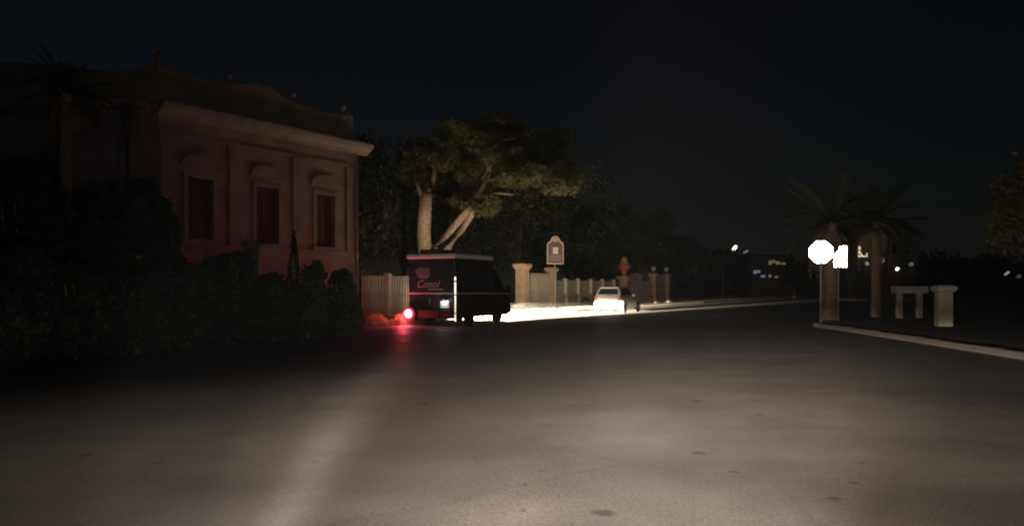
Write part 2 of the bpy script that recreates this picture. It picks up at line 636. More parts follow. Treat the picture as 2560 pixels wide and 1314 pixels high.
# the side wing turns away at an obtuse corner; WM carries its own frame (x along it, ending at the corner)
WM = Matrix.Translation((XL, 0, 0)) @ Matrix.Rotation(R(-58.9), 4, 'Z')
b = MB()
xs = [0.0]
for a, c in WX:
    xs += [c, a]
xs.append(XL)
xs = xs[::-1]
b.box(XL, 0, 0, 0.4, 0, WZ0)
b.box(XL, 0, 0, 0.4, WZ1, WTOP)
for i in range(0, len(xs) - 1, 2):
    b.box(xs[i], xs[i + 1], 0, 0.4, WZ0, WZ1)
b.box(-12.5, -0.4, 9.6, 10, 0, WTOP)
b.box(-0.4, 0, 0.4, 10, 0, WTOP)
b.box(-7.5, -0.01, 0.005, 0.4, 0, WTOP, WM)
b.build('wall', M_PLASTER, villa)
b = MB()
b.box(XL, 0.08, -0.08, -0.003, 0, 0.9)
b.box(0.003, 0.08, -0.003, 10, 0, 0.9)
b.box(-7.5, 0, -0.07, -0.003, 0, 0.9, WM)
b.build('plinth', M_TRIM, villa)
cp = [(-0.003, 7.2), (-0.12, 7.2), (-0.2, 7.32), (-0.42, 7.42), (-0.50, 7.56), (-0.50, 7.66), (-0.003, 7.66)]
b = MB()
b.prism(cp, XL - 0.1, 0.55, 'yz')
b.box(0.003, 0.55, -0.003, 10.3, 7.36, 7.66)
b.box(0.003, 0.25, -0.003, 10.1, 7.2, 7.355)
b.prism([(y, z - 0.004) for y, z in cp], -7.5, -0.15, 'yz', WM)
b.build('cornice', M_TRIM, villa)
b = MB()
b.prism([(-0.2, 0.2), (-8.9, 0.2), (-12.3, 6.1), (-12.3, 10), (-0.2, 10)], 7.38, 7.5, 'xy')
b.build('roof', M_ROOF, villa)
# attic parapet with an ogee skyline
b = MB()
top = [(XL, 8.98), (-8.7, 8.85), (-7.8, 8.75), (-6.9, 8.78), (-6.4, 8.86),
       (-6.0, 8.86), (-5.8, 8.95), (-5.2, 9.12), (-4.5, 9.14), (-4.1, 8.98), (-3.7, 8.85), (-3.0, 8.78), (-2.0, 8.70), (-1.2, 8.72), (-0.7, 8.84), (-0.15, 8.84)]
b.prism([(XL, 7.66)] + top + [(-0.15, 7.66)], 0.05, 0.35, 'xz')
b.prism([(-7.5, 7.66), (-7.5, 9.0), (-5.0, 9.05), (-3.0, 8.85), (-1.6, 8.68), (-0.7, 8.80), (-0.1, 8.98), (-0.1, 7.66)], 0.06, 0.35, 'xz', WM)
b.box(-0.45, -0.15, 0.35, 9.8, 7.5, 8.7)
b.build('attic_parapet', M_ATTIC, villa)
for x, zt in ((-8.97, 8.93), (-6.25, 8.86), (-3.36, 8.80), (-0.65, 8.82)):
    f = MB()
    f.lathe([(0.17, -0.25), (0.17, 0.05), (0.10, 0.08), (0.08, 0.16), (0.15, 0.24), (0.17, 0.33), (0.12, 0.42), (0.04, 0.50)], 10, Matrix.Translation((x, 0.2, zt)))
    f.build('finial', M_TRIM, villa)
# string courses, pilasters and windows
b = MB()
b.box(XL, 0.05, -0.09, -0.003, 2.72, 2.95)
b.box(-7.5, 0, -0.08, -0.003, 2.72, 2.95, WM)
b.build('string_course', M_TRIM, villa)
b = MB()
b.box(XL, 0.04, -0.06, -0.003, 6.55, 6.72)
b.box(-7.5, 0, -0.055, -0.003, 6.55, 6.72, WM)
b.build('frieze_band', M_TRIM, villa)
for x in (-0.36, -3.25, -6.15, -8.82):
    p = MB()
    p.box(x - 0.25, x + 0.25, -0.07, -0.003, 2.953, 6.3)
    p.box(x - 0.33, x + 0.33, -0.11, -0.003, 6.303, 6.545)
    p.build('pilaster', M_TRIM, villa)
for i, (a, c) in enumerate(WX):
    win = MB()
    t = 0.16
    win.box(a - t, a, -0.06, 0.12, WZ0, WZ1 + t)
    win.box(c, c + t, -0.06, 0.12, WZ0, WZ1 + t)
    win.box(a, c, -0.06, 0.12, WZ1, WZ1 + t)
    w = win.build('window', M_TRIM, villa)
    s = MB()
    s.box(a - 0.26, c + 0.26, -0.16, -0.003, WZ0 - 0.14, WZ0 - 0.002)
    s.build('sill', M_TRIM, w)
    h = MB()
    m_ = (a + c) / 2
    pts = [(m_ - 0.78, 5.62), (m_ + 0.78, 5.62)] + [(m_ + 0.78 * math.cos(R(q)), 5.74 + 0.34 * math.sin(R(q))) for q in range(0, 181, 20)]
    h.prism(pts, -0.11, -0.003, 'xz')
    h.build('hood', M_TRIM, w)
    for s0, s1 in ((a, m_ - 0.01), (m_ + 0.01, c)):
        sh = MB()
        sh.box(s0 + 0.003, s0 + 0.07, 0.16, 0.21, WZ0, WZ1)
        sh.box(s1 - 0.07, s1 - 0.003, 0.16, 0.21, WZ0, WZ1)
        for q in range(16):
            z = WZ0 + 0.03 + q * 0.134
            sh.add([(s0 + 0.07, 0.17, z), (s1 - 0.07, 0.17, z), (s1 - 0.07, 0.20, z + 0.125), (s0 + 0.07, 0.20, z + 0.125)], [(0, 1, 2, 3)])
        sh.build('shutter', M_SHUTTER, w)
# drain pipe at the corner
b = MB()
b.tube([(-0.12, -0.13, 0.1), (-0.12, -0.13, 7.15)], 0.055, 8)
b.build('drain_pipe', M_TRIM, villa)

# ================================================================ boundary fence, gates, pillars
M_slat = None


def slat_mesh(h):
    b = MB()
    b.prism([(-0.055, 0), (0.055, 0), (0.055, h - 0.05), (0.0, h), (-0.055, h - 0.05)], -0.025, 0.025, 'xz')
    me = b.mesh('slat')
    me.materials.append(M_CONC)
    return me


def fence(label, s0, s1, post_s, z_wall, z_top, pitch=0.185, wall_d=0.25, post_w=0.11):
    t = empty('boundary_fence', fw(s0, 0), R(FA), label, 'fence', None)
    L = s1 - s0
    b = MB()
    b.box(0, L, -wall_d / 2, wall_d / 2, 0, z_wall)
    b.build('base_wall', M_BRICKY, t)
    b = MB()
    b.box(0, L, -wall_d / 2 - 0.04, wall_d / 2 + 0.04, z_wall + 0.002, z_wall + 0.08)
    b.build('coping', M_CONC, t)
    for z in (z_wall + 0.16, z_top - 0.22):
        b = MB()
        b.box(0, L, 0.03, 0.075, z, z + 0.07)
        b.build('rail', M_CONC, t)
    me = slat_mesh(z_top - z_wall - 0.1)
    n = int(L / pitch)
    for i in range(n):
        x = (i + 0.5) * L / n
        if any(abs(x + s0 - p) < 0.13 for p in post_s):
            continue
        link_mesh('slat', me, t, (x, 0, z_wall + 0.082), 0, (1, 1, 1 + random.uniform(-0.012, 0.012)))
    b = MB()
    w = post_w
    b.box(-w, w, -0.17, 0.12, 0.0, z_top + 0.06)
    b.add([(-w - .02, -0.19, z_top + .06), (w + .02, -0.19, z_top + .06), (w + .02, 0.14, z_top + .06), (-w - .02, 0.14, z_top + .06), (0, -0.02, z_top + 0.16)],
          [(0, 3, 2, 1), (0, 1, 4), (1, 2, 4), (2, 3, 4), (3, 0, 4)])
    pm = b.mesh('post')
    pm.materials.append(M_POST)
    for p in post_s:
        link_mesh('post', pm, t, (p - s0, 0, 0))
    return t


fence('pale slatted fence with one white post behind the rear of the van', s_of(903), s_of(1030), [s_of(968)], 0.35, 2.0)
s_pA, s_pB = s_of(1306), s_of(1379)
fence('pale slatted fence with five white posts on low wall behind white car', s_pB + 0.42, s_of(1541), [s_of(q) for q in (1412, 1444, 1476, 1505, 1533)], 0.90, 1.95)
fence('dim slatted fence between the two pillars topped with balls', s_of(1634) + 0.4, s_of(1664) - 0.4, [], 0.8, 2.55)


def pillar(label, s, w, h, cap=0.16, d=-0.0, mat_=None, group=None):
    t = empty('gate_pillar', fw(s, d), R(FA), label, 'pillar', group)
    b = MB()
    b.box(-w / 2, w / 2, -w / 2, w / 2, 0, h - 0.42)
    b.build('shaft', mat_ or M_BRICKY, t, 0.02)
    b = MB()
    b.box(-w / 2 - 0.05, w / 2 + 0.05, -w / 2 - 0.05, w / 2 + 0.05, 0.0, 0.45)
    b.build('plinth', mat_ or M_BRICKY, t, 0.02)
    b = MB()
    W = w / 2
    prof = [(W, h - 0.418), (W + cap * .5, h - 0.30), (W + cap, h - 0.22), (W + cap, h - 0.08), (W, h - 0.02), (0.1, h)]
    for (r0, z0), (r1, z1) in zip(prof[:-1], prof[1:]):
        b.add([(-r0, -r0, z0), (r0, -r0, z0), (r0, r0, z0), (-r0, r0, z0), (-r1, -r1, z1), (r1, -r1, z1), (r1, r1, z1), (-r1, r1, z1)],
              [(0, 1, 5, 4), (1, 2, 6, 5), (2, 3, 7, 6), (3, 0, 4, 7)])
    b.build('cap', mat_ or M_BRICKY, t)
    return t


pillar('tall tan gate pillar with flared cap just right of the van', s_pA, 0.62, 2.92, 0.12)
pillar('tan gate pillar behind the post of the framed board', s_pB, 0.50, 2.78, 0.10)

# iron gate between them
gl, gr = s_pA + 0.39, s_pB - 0.32
g = empty('iron_gate', fw(gl, 0.0), R(FA), 'pale barred double gate between the two tan pillars', 'gate')
L = gr - gl
for k in range(2):
    x0, x1 = k * L / 2 + 0.02, (k + 1) * L / 2 - 0.02
    b = MB()
    b.box(x0, x0 + 0.07, -0.03, 0.03, 0.16, 2.25)
    b.box(x1 - 0.07, x1, -0.03, 0.03, 0.16, 2.25)
    b.box(x0 + 0.07, x1 - 0.07, -0.03, 0.03, 2.10, 2.19)
    b.box(x0 + 0.07, x1 - 0.07, -0.03, 0.03, 0.64, 0.72)
    b.build('leaf_frame', M_GATE, g)
    b = MB()
    b.box(x0 + 0.07, x1 - 0.07, -0.015, 0.015, 0.16, 0.638)
    b.build('kick_panel', M_GATE, g)
bar = MB()
bar.tube([(0, 0, 0.66), (0, 0, 2.26), (0, 0, 2.36)], [0.042, 0.042, 0.004], 6)
bm_ = bar.mesh('bar')
bm_.materials.append(M_GATE)
n = int(L / 0.16)
for i in range(n):
    link_mesh('bar', bm_, g, ((i + 0.5) * L / n, 0, 0))

# second entrance with the terracotta ornament
s_o = s_of(1561)
pillar('pillar carrying the terracotta urn behind the white car', s_o, 0.70, 2.4)
orn = empty('terracotta_urn', fw(s_o, 0, 2.4), 0, 'orange terracotta urn with domed lid on a fence pillar', 'urn')
b = MB()
b.lathe([(0.22, 0.0), (0.24, 0.06), (0.14, 0.14), (0.20, 0.26), (0.36, 0.50), (0.42, 0.72), (0.40, 0.86), (0.30, 0.94)], 14)
b.build('bowl', M_TERRA, orn)
b = MB()
b.lathe([(0.33, 0.942), (0.30, 1.05), (0.22, 1.15), (0.24, 1.22), (0.25, 1.30), (0.20, 1.40), (0.10, 1.47), (0.01, 1.49)], 14)
b.build('lid', M_BRICKY, orn)
b = MB()
for sgn in (-1, 1):
    b.tube([(sgn * 0.36, 0, 0.50), (sgn * 0.52, 0, 0.62), (sgn * 0.50, 0, 0.80), (sgn * 0.38, 0, 0.84)], 0.045, 6)
b.build('handle', M_TERRA, orn)
# panelled wall beside it
sw0, sw1 = s_of(1568), s_of(1604)
t = empty('garden_wall', fw(sw0, 0.0), R(FA), 'tall pale panelled wall right of the terracotta urn', 'wall')
Lw = sw1 - sw0 - 0.02
b = MB()
b.box(0.40, Lw, -0.12, 0.12, 0, 0.7)
b.build('base', M_BRICKY, t)
for i in range(4):
    b = MB()
    x0 = 0.42 + (Lw - 0.42) * i / 4
    x1 = 0.42 + (Lw - 0.42) * (i + 1) / 4 - 0.04
    b.box(x0, x1, -0.08, 0.08, 0.702, 2.55 + (0.12 if i in (2,) else 0.0))
    b.build('panel', M_CONC, t, 0.01)
b = MB()
b.box(0.40, Lw, 0.081, 0.14, 0.75, 2.4)
b.build('backing', M_BRICKY, t)
fence('low dim fence stretch between panelled wall and ball pillar', s_of(1606), s_of(1634) - 0.4, [], 0.8, 2.0)
for px, h, lb in ((1634, 2.75, 'fence pillar with white ball, nearer of the two ball pillars'), (1666, 2.75, 'fence pillar with white ball at the far end of the fence')):
    t = pillar(lb, s_of(px), 0.6, h, 0.1)
    b = MB()
    b.lathe([(0.06, 0.0), (0.06, 0.12), (0.15, 0.18), (0.21, 0.30), (0.20, 0.42), (0.12, 0.52), (0.02, 0.55)], 12, Matrix.Translation((0, 0, h - 0.005)))
    b.build('ball', M_BALL, t)

# ---------------------------------------------------------------- framed board on a post
SB = Vector(((1388 - HX) / F * 46.5, 46.5, 0.11))
sb = empty('information_sign', SB, R(14), 'framed board with ogee top on a post before the gate', 'sign')
k = SB.y / F
zb, zt = CAMZ + (HY - 660) * k - 0.11, CAMZ + (HY - 590) * k - 0.11
hw = 21.5 * k
b = MB()
b.tube([(0.03, 0.12, 0), (0.03, 0.12, zt - 0.45)], 0.05, 10)
b.build('post', M_ZINC, sb)


def ogee(hw, z0, z1, inset=0.0):
    H = z1 - z0
    pr = [(1, 0.0), (1, 0.70), (0.86, 0.77), (0.62, 0.83), (0.48, 0.90), (0.38, 0.96), (0.18, 0.995)]
    pts = [(hw * a - inset * (1 if a > 0.3 else a), z0 + H * q) for a, q in pr]
    pts = [(x, z + (inset if i == 0 else (-inset if i > 1 else 0))) for i, (x, z) in enumerate(pts)]
    return pts + [(-x, z) for x, z in reversed(pts)]


outer, inner = ogee(hw, zb, zt), ogee(hw, zb, zt, 0.07)
b = MB()
n = len(outer)
vs = [(x, -0.05, z) for x, z in outer] + [(x, -0.05, z) for x, z in inner] + [(x, 0.05, z) for x, z in outer] + [(x, 0.05, z) for x, z in inner]
fs = []
for i in range(n):
    j = (i + 1) % n
    fs += [(i, j, n + j, n + i), (2 * n + i, 3 * n + i, 3 * n + j, 2 * n + j), (i, 2 * n + i, 2 * n + j, j), (n + i, n + j, 3 * n + j, 3 * n + i)]
b.add(vs, fs)
b.build('frame', M_SIGNFRAME, sb)
b = MB()
b.prism(ogee(hw, zb, zt, 0.06), -0.015, 0.02, 'xz')
brd = b.build('board', M_SIGNBACK, sb)
H = zt - zb
b = MB()
b.box(-hw * 0.74, hw * 0.74, -0.024, -0.018, zb + H * 0.40, zb + H * 0.66)
b.build('dark_picture', M_SIGNDARK, brd)
b = MB()
b.box(-hw * 0.30, hw * 0.34, -0.032, -0.026, zb + H * 0.36, zb + H * 0.60)
b.build('pale_notice', mat('faded paper', (0.66, 0.62, 0.52), 0.8, 0.15, 9), brd)
b = MB()
b.box(-hw * 0.72, hw * 0.72, -0.024, -0.018, zb + H * 0.10, zb + H * 0.32)
b.build('text_panel', mat('faded mauve panel', (0.15, 0.115, 0.13), 0.8, 0.3, 14), brd)
b = MB()
b.prism([(-0.16, zb + H * 0.80), (0.16, zb + H * 0.80), (0.12, zb + H * 0.88), (0.0, zb + H * 0.935), (-0.12, zb + H * 0.88)], -0.03, -0.018, 'xz')
b.build('emblem', M_SIGNFRAME, brd)

# ================================================================ van
TA = 62.0
hd = Vector((math.cos(R(TA)), math.sin(R(TA))))
hl = Vector((-math.sin(R(TA)), math.cos(R(TA))))
W2 = 1.05
TO = Vector((-2.1, 28.0)) + hl * W2
van = empty('food_van', (TO.x, TO.y, 0), R(TA), 'black food van with white roof slab and cream lettering, one tail lamp lit', 'van')


def tw(x, y, z):
    q = TO + hd * x + hl * y
    return Vector((q.x, q.y, z))


b = MB()
b.box(0, 2.85, -W2, W2, 0.42, 2.46)
b.build('box_body', M_TRUCK, van, 0.05)
# cab with sloping windscreen
b = MB()
cabp = [(2.853, 0.36), (2.853, 2.22), (3.35, 2.20), (4.02, 1.38), (4.42, 1.22), (4.52, 1.02), (4.52, 0.40), (4.40, 0.34)]
Wc = 0.98
vs, fs = [], []
for side, sg in ((0, -1), (1, 1)):
    for x, z in cabp:
        vs.append((x, sg * (Wc - max(0, z - 1.2) * 0.10), z))
n = len(cabp)
fs = [tuple(range(n)), tuple(range(n, 2 * n))]
for i in range(n):
    j = (i + 1) % n
    fs.append((i, n + i, n + j, j))
b.add(vs, fs)
b.build('cab', M_TRUCK, van, 0.04)
b = MB()
b.add([(3.02, -0.955, 1.42), (3.80, -0.962, 1.42), (3.36, -0.905, 1.98), (3.02, -0.905, 2.02)], [(0, 1, 2, 3)])
b.add([(3.02, 0.955, 1.42), (3.80, 0.962, 1.42), (3.36, 0.905, 1.98), (3.02, 0.905, 2.02)], [(0, 3, 2, 1)])
b.build('cab_window', M_GLASS, van)
b = MB()
b.add([(3.42, -0.78, 2.125), (3.42, 0.78, 2.125), (3.97, 0.84, 1.455), (3.97, -0.84, 1.455)], [(0, 1, 2, 3)])
b.build('windscreen', M_GLASS, van)
b = MB()
b.box(-0.10, 2.82, -W2 - 0.07, W2 + 0.07, 2.50, 2.69)
b.build('roof_slab', M_WHITE, van, 0.092)
b = MB()
b.box(0.02, 2.8, -W2 + 0.05, W2 - 0.05, 2.462, 2.498)
b.build('roof_seal', M_BLACK, van)
b = MB()
b.box(0.55, 1.7, 0.1, 0.9, 2.692, 2.90)
rb = b.build('roof_box', mat('dull maroon box', (0.10, 0.045, 0.04), 0.7, 0.2, 6), van, 0.03)
b = MB()
b.tube([(0.42, 0.18, 2.692), (0.42, 0.18, 3.02), (0.42, 0.18, 3.05)], [0.035, 0.035, 0.05], 8)
b.build('vent_pipe', M_CHROME, van)
b = MB()
b.box(-0.035, -0.003, -W2 - 0.03, W2 + 0.03, 1.17, 1.235)
b.box(-0.003, 2.85, -W2 - 0.035, -W2 - 0.003, 1.17, 1.235)
b.box(2.86, 4.30, -1.01, -0.982, 1.155, 1.205)
b.build('trim_strip', M_TRIMLINE, van)
M_TAPE = mat('white reflective tape', (0.85, 0.85, 0.82), 0.33, 0.12, 30, metal=1.0)
for z0, z1 in ((0.18, 0.46), (0.50, 1.14), (1.18, 1.62), (1.68, 1.82)):
    b = MB()
    b.box(-0.008, 0.008, -0.028, 0.028, z0, z1, Matrix.Translation((-0.06, -W2 - 0.05, 0)) @ Matrix.Rotation(R(-147.5), 4, 'Z'))
    b.build('corner_strip', M_TAPE, van)
b = MB()
for z in (0.5, 1.1, 1.7):
    b.tube([(0.0, -W2 - 0.02, z), (-0.06, -W2 - 0.05, z)], 0.015, 6)
b.build('rail_bracket', M_BLACK, van)
# rear doors: two leaves with seam
for y0, y1 in ((-W2 + 0.08, -0.012), (0.012, W2 - 0.08)):
    b = MB()
    b.box(-0.022, -0.003, y0, y1, 0.62, 1.155)
    b.build('lower_rear_panel', M_TRUCK, van, 0.006)
    b = MB()
    b.box(-0.022, -0.003, y0, y1, 1.25, 2.40)
    b.build('upper_rear_panel', M_TRUCK, van, 0.006)
b = MB()
b.box(-0.16, -0.004, -W2, W2, 0.27, 0.60)
b.build('rear_bumper', M_BLACK, van, 0.03)
b = MB()
b.box(-0.168, -0.162, -0.42, 0.50, 0.31, 0.55)
b.build('long_reflector', M_REDREF, van)
b = MB()
b.box(-0.168, -0.162, -0.94, -0.62, 0.38, 0.52)
b.build('short_reflector', M_REDREF, van)
b = MB()
b.box(-0.05, -0.024, -0.82, -0.44, 0.66, 0.92)
pl = b.build('number_plate', M_PLATE, van)
b = MB()
b.box(-0.13, -0.025, -0.68, -0.58, 0.955, 1.0)
b.build('added_plate_lamp', M_BLACK, van)
lp = bpy.data.lights.new('added_plate_light', 'POINT')  # light added to whiten the plate, in place of reflected headlights
lp.energy = 3.0
lp.color = (0.95, 0.97, 1.0)
lp.shadow_soft_size = 0.02
lo = bpy.data.objects.new('added_plate_light', lp)
lo.location = (-0.155, -0.63, 0.93)
lo.parent = van
C.objects.link(lo)
# emblem and lettering on the upper rear, reading left to right from behind
RX = Matrix(((0, 0, -1, -0.024), (-1, 0, 0, 0), (0, 1, 0, 0), (0, 0, 0, 1)))      # text x -> -y, text y -> z
M_PRINT = mat('faded cream print', (0.42, 0.34, 0.30), 0.7, 0.3, 12)
text_mesh('lettering', 'Conol', 0.40, M_PRINT, van, Matrix.Translation((0, 0.16, 1.54)) @ RX, shear=0.35)
b = MB()
b.box(-0.030, -0.0235, -0.52, 0.10, 1.335, 1.375)
b.build('lettering_underline', M_PRINT, van)
b = MB()
em = [(0.0, 0.0), (0.18, 0.02), (0.30, 0.10), (0.33, 0.25), (0.30, 0.38), (0.18, 0.44), (0.02, 0.42), (-0.12, 0.46), (-0.30, 0.36), (-0.40, 0.27), (-0.28, 0.22), (-0.26, 0.10), (-0.14, 0.03)]
b.prism([(-x + 0.36, z + 1.74) for x, z in em], -0.030, -0.0235, 'yz')
b.build('emblem', mat('faint emblem print', (0.20, 0.155, 0.135), 0.7, 0.5, 14), van)
# serving hatch and side panels
b = MB()
b.box(0.5, 2.2, -W2 - 0.02, -W2 - 0.003, 1.32, 2.32)
b.build('serving_hatch', M_TRUCK, van, 0.006)
b = MB()
b.box(0.15, 4.2, -W2 + 0.06, W2 - 0.06, 0.30, 0.415)
b.build('chassis', M_BLACK, van)
for sg in (-1, 1):
    for z in (0.80, 1.45, 2.2):
        b = MB()
        b.tube([(-0.03, sg * (W2 - 0.06), z - 0.06), (-0.03, sg * (W2 - 0.06), z + 0.06)], 0.018, 8)
        b.box(-0.034, -0.0225, sg * (W2 - 0.16) - 0.07, sg * (W2 - 0.16) + 0.07, z - 0.02, z + 0.02)
        b.build('door_hinge', M_BLACK, van)
b = MB()
b.box(-0.05, -0.0225, 0.03, 0.055, 0.80, 1.02)
b.build('door_handle', M_ZINC, van, 0.005)
# wheels
tyre = MB()
tyre.lathe([(0.19, -0.085), (0.27, -0.09), (0.295, -0.06), (0.295, 0.06), (0.27, 0.09), (0.19, 0.085)], 24, Matrix.Rotation(R(90), 4, 'X'))
tym = tyre.mesh('tyre')
tym.materials.append(M_TYRE)
rim = MB()
rim.lathe([(0.02, -0.07), (0.16, -0.075), (0.188, -0.088), (0.188, 0.088), (0.16, 0.075), (0.02, 0.07)], 20, Matrix.Rotation(R(90), 4, 'X'))
rmm = rim.mesh('rim')
rmm.materials.append(M_RIM)
for x in (1.22, 3.40):
    for sg in (-1, 1):
        wh = link_mesh('wheel', tym, van, (x, sg * (W2 - 0.13), 0.296))
        link_mesh('rim', rmm, wh)
    b = MB()
    b.tube([(x, -0.8, 0.296), (x, 0.8, 0.296)], 0.04, 8)
    b.build('axle', M_BLACK, van)
# lamps
b = MB()
lens = Matrix.Translation((-0.17, 0.88, 0.44)) @ Matrix.Rotation(R(-90), 4, 'Y')
b.lathe([(0.25, -0.01), (0.25, 0.015), (0.215, 0.045), (0.13, 0.07), (0.01, 0.08)], 28, lens)
m = bpy.data.materials.new('lit tail lamp')
m.use_nodes = True
nt = m.node_tree
pb = nt.nodes['Principled BSDF']
pb.inputs['Base Color'].default_value = (0.4, 0.01, 0.01, 1)
tc = nt.nodes.new('ShaderNodeTexCoord')
vm = nt.nodes.new('ShaderNodeVectorMath')
vm.operation = 'DISTANCE'
vm.inputs[1].default_value = (-0.24, 0.88, 0.44)
nt.links.new(tc.outputs['Object'], vm.inputs[0])
cr = nt.nodes.new('ShaderNodeValToRGB')
mr = nt.nodes.new('ShaderNodeMapRange')
mr.inputs['From Max'].default_value = 0.27
nt.links.new(vm.outputs['Value'], mr.inputs['Value'])
nt.links.new(mr.outputs[0], cr.inputs[0])
el = cr.color_ramp.elements
el[0].position, el[0].color = 0.0, (1.0, 0.9, 0.9, 1)
el[1].position, el[1].color = 1.0, (0.05, 0.001, 0.003, 1)
q = el.new(0.50); q.color = (1.0, 0.75, 0.78, 1)
q = el.new(0.64); q.color = (0.30, 0.016, 0.03, 1)
nt.links.new(cr.outputs[0], pb.inputs['Emission Color'])
pb.inputs['Emission Strength'].default_value = 4.0
m.cycles.emission_sampling = 'NONE'
b.build('tail_lamp', m, van)
b = MB()
b.lathe([(0.14, -0.01), (0.14, 0.02), (0.10, 0.04), (0.01, 0.045)], 20, Matrix.Translation((-0.17, -0.80, 0.44)) @ Matrix.Rotation(R(-90), 4, 'Y'))
ll = bpy.data.lights.new('tail_lamp_light', 'POINT')
ll.energy = 98
ll.color = (1.0, 0.07, 0.115)
ll.shadow_soft_size = 0.05
lo = bpy.data.objects.new('tail_lamp_light', ll)
lo.location = (-0.29, 1.10, 0.44)
lo.parent = van
C.objects.link(lo)
for y in (-0.72, 0.72):
    b = MB()
    b.lathe([(0.12, -0.02), (0.12, 0.02), (0.08, 0.045), (0.01, 0.05)], 20, Matrix.Translation((4.53, y, 0.74)) @ Matrix.Rotation(R(90), 4, 'Y'))
    b.build('headlight', glow('lit headlight lens', (1, 0.93, 0.8), 12.0), van)
b = MB()
b.tube([(3.75, -1.0, 1.30), (3.85, -1.14, 1.36)], 0.015, 6)
b.box(3.82, 3.90, -1.28, -1.10, 1.24, 1.52)
b.build('mirror', M_BLACK, van)
# its dipped beams
VAN_EL = [(-0.9, 0.004), (-0.45, 0.010), (-0.20, 0.035), (-0.13, 0.12), (-0.08, 0.45), (-0.05, 1.0), (-0.028, 1.0), (-0.012, 0.5), (-0.006, 0.012), (-0.001, 0.003), (0.012, 0.0018),
          (0.07, 0.0016), (0.15, 0.0016), (0.28, 0.0024), (0.42, 0.0034), (0.47, 0.0010), (0.56, 0.0002)]
VAN_AZ = [(-85, 0.01), (-70, 0.20), (-58, 0.7), (-38, 0.8), (-20, 0.9), (-5, 1.0), (5.0, 0.95), (6.6, 0.45), (8.5, 0.03), (12, 0.003), (60, 0.0005)]
VAN_DIP = [(-85, 0.30), (-58, 0.22), (-44, 0.068), (-27, 0.063), (-15, 0.045), (-8, 0.026), (-5, 0.016), (-3, 0.005), (-1.5, 0.0)]
for y in (-0.72, 0.72):
    q = tw(4.64, y, 0.74)
    beam('van_head_lamp_beam', q, 27.0, (1.0, 0.80, 0.56), 900000.0, VAN_EL, VAN_AZ, 0.07, 178, VAN_DIP)

# ================================================================ white parked car
CA = 62.0
CO = G(1518, 781.5)
car = empty('parked_car', (CO.x, CO.y, 0), R(CA), 'white hatchback parked in the beam of the van', 'car')
# local: x forward from the rear bumper, y left


def loft(secs, m, name, parent, smooth=True):
    """secs: list of closed rings with equal vertex count"""
    b = MB()
    n = len(secs[0])
    vs = [v for s_ in secs for v in s_]
    fs = []
    for i in range(len(secs) - 1):
        for k_ in range(n):
            a, c = i * n + k_, i * n + (k_ + 1) % n
            fs.append((a, c, c + n, a + n))
    fs.append(tuple(range(n)))
    fs.append(tuple((len(secs) - 1) * n + k_ for k_ in reversed(range(n))))
    b.add(vs, fs, smooth)
    return b.build(name, m, parent)


def ring(x, w, z0, z1, wt=None, rr=0.10):
    wt = wt if wt is not None else w * 0.94
    zm = z0 + (z1 - z0) * 0.55
    pts = [(x, -w * 0.88, z0), (x, -w, z0 + rr), (x, -w * 1.0, zm), (x, -wt, z1 - rr * .5), (x, -wt * 0.92, z1), (x, wt * 0.92, z1), (x, wt, z1 - rr * .5), (x, w, zm), (x, w, z0 + rr), (x, w * 0.88, z0)]
    return pts


lower = [ring(0.0, 0.72, 0.34, 0.92), ring(0.10, 0.80, 0.26, 0.99), ring(0.55, 0.825, 0.22, 1.0), ring(1.6, 0.83, 0.20, 0.96), ring(2.6, 0.825, 0.20, 0.92),
         ring(3.15, 0.81, 0.22, 0.84), ring(3.5, 0.74, 0.26, 0.72), ring(3.6, 0.62, 0.32, 0.60)]
loft(lower, M_CARPAINT, 'body', car)
gh = [[(x0, -w0, 0.90), (x1, -w1, z1), (x1, w1, z1), (x0, w0, 0.90)] for x0, w0, x1, w1, z1 in ()]
b = MB()
# greenhouse: base rectangle to roof rectangle
base = [(0.06, 0.765), (2.75, 0.76)]
roof_ = [(0.42, 0.60), (1.85, 0.60)]
vs = [(0.06, -0.765, 0.93), (2.78, -0.74, 0.88), (2.78, 0.74, 0.88), (0.06, 0.765, 0.93), (0.36, -0.59, 1.43), (1.80, -0.59, 1.44), (1.80, 0.59, 1.44), (0.36, 0.59, 1.43),
      (0.62, -0.56, 1.475), (1.5, -0.56, 1.48), (1.5, 0.56, 1.48), (0.62, 0.56, 1.475)]
b.add(vs, [(0, 1, 5, 4), (1, 2, 6, 5), (2, 3, 7, 6), (3, 0, 4, 7), (4, 5, 9, 8), (5, 6, 10, 9), (6, 7, 11, 10), (7, 4, 8, 11), (8, 9, 10, 11)], False)
b.build('cabin', M_CARPAINT, car, 0.04)


def onface(a, bq, c, d, u0, u1, v0, v1, off):
    """patch on the quad a(bottom-left) b(bottom-right) c(top-right) d(top-left)"""
    a, bq, c, d = map(Vector, (a, bq, c, d))
    nrm = (bq - a).cross(d - a).normalized() * off

    def q(u_, v_):
        return (a * (1 - u_) + bq * u_) * (1 - v_) + (d * (1 - u_) + c * u_) * v_ + nrm
    return [q(u0, v0), q(u1, v0), q(u1, v1), q(u0, v1)]


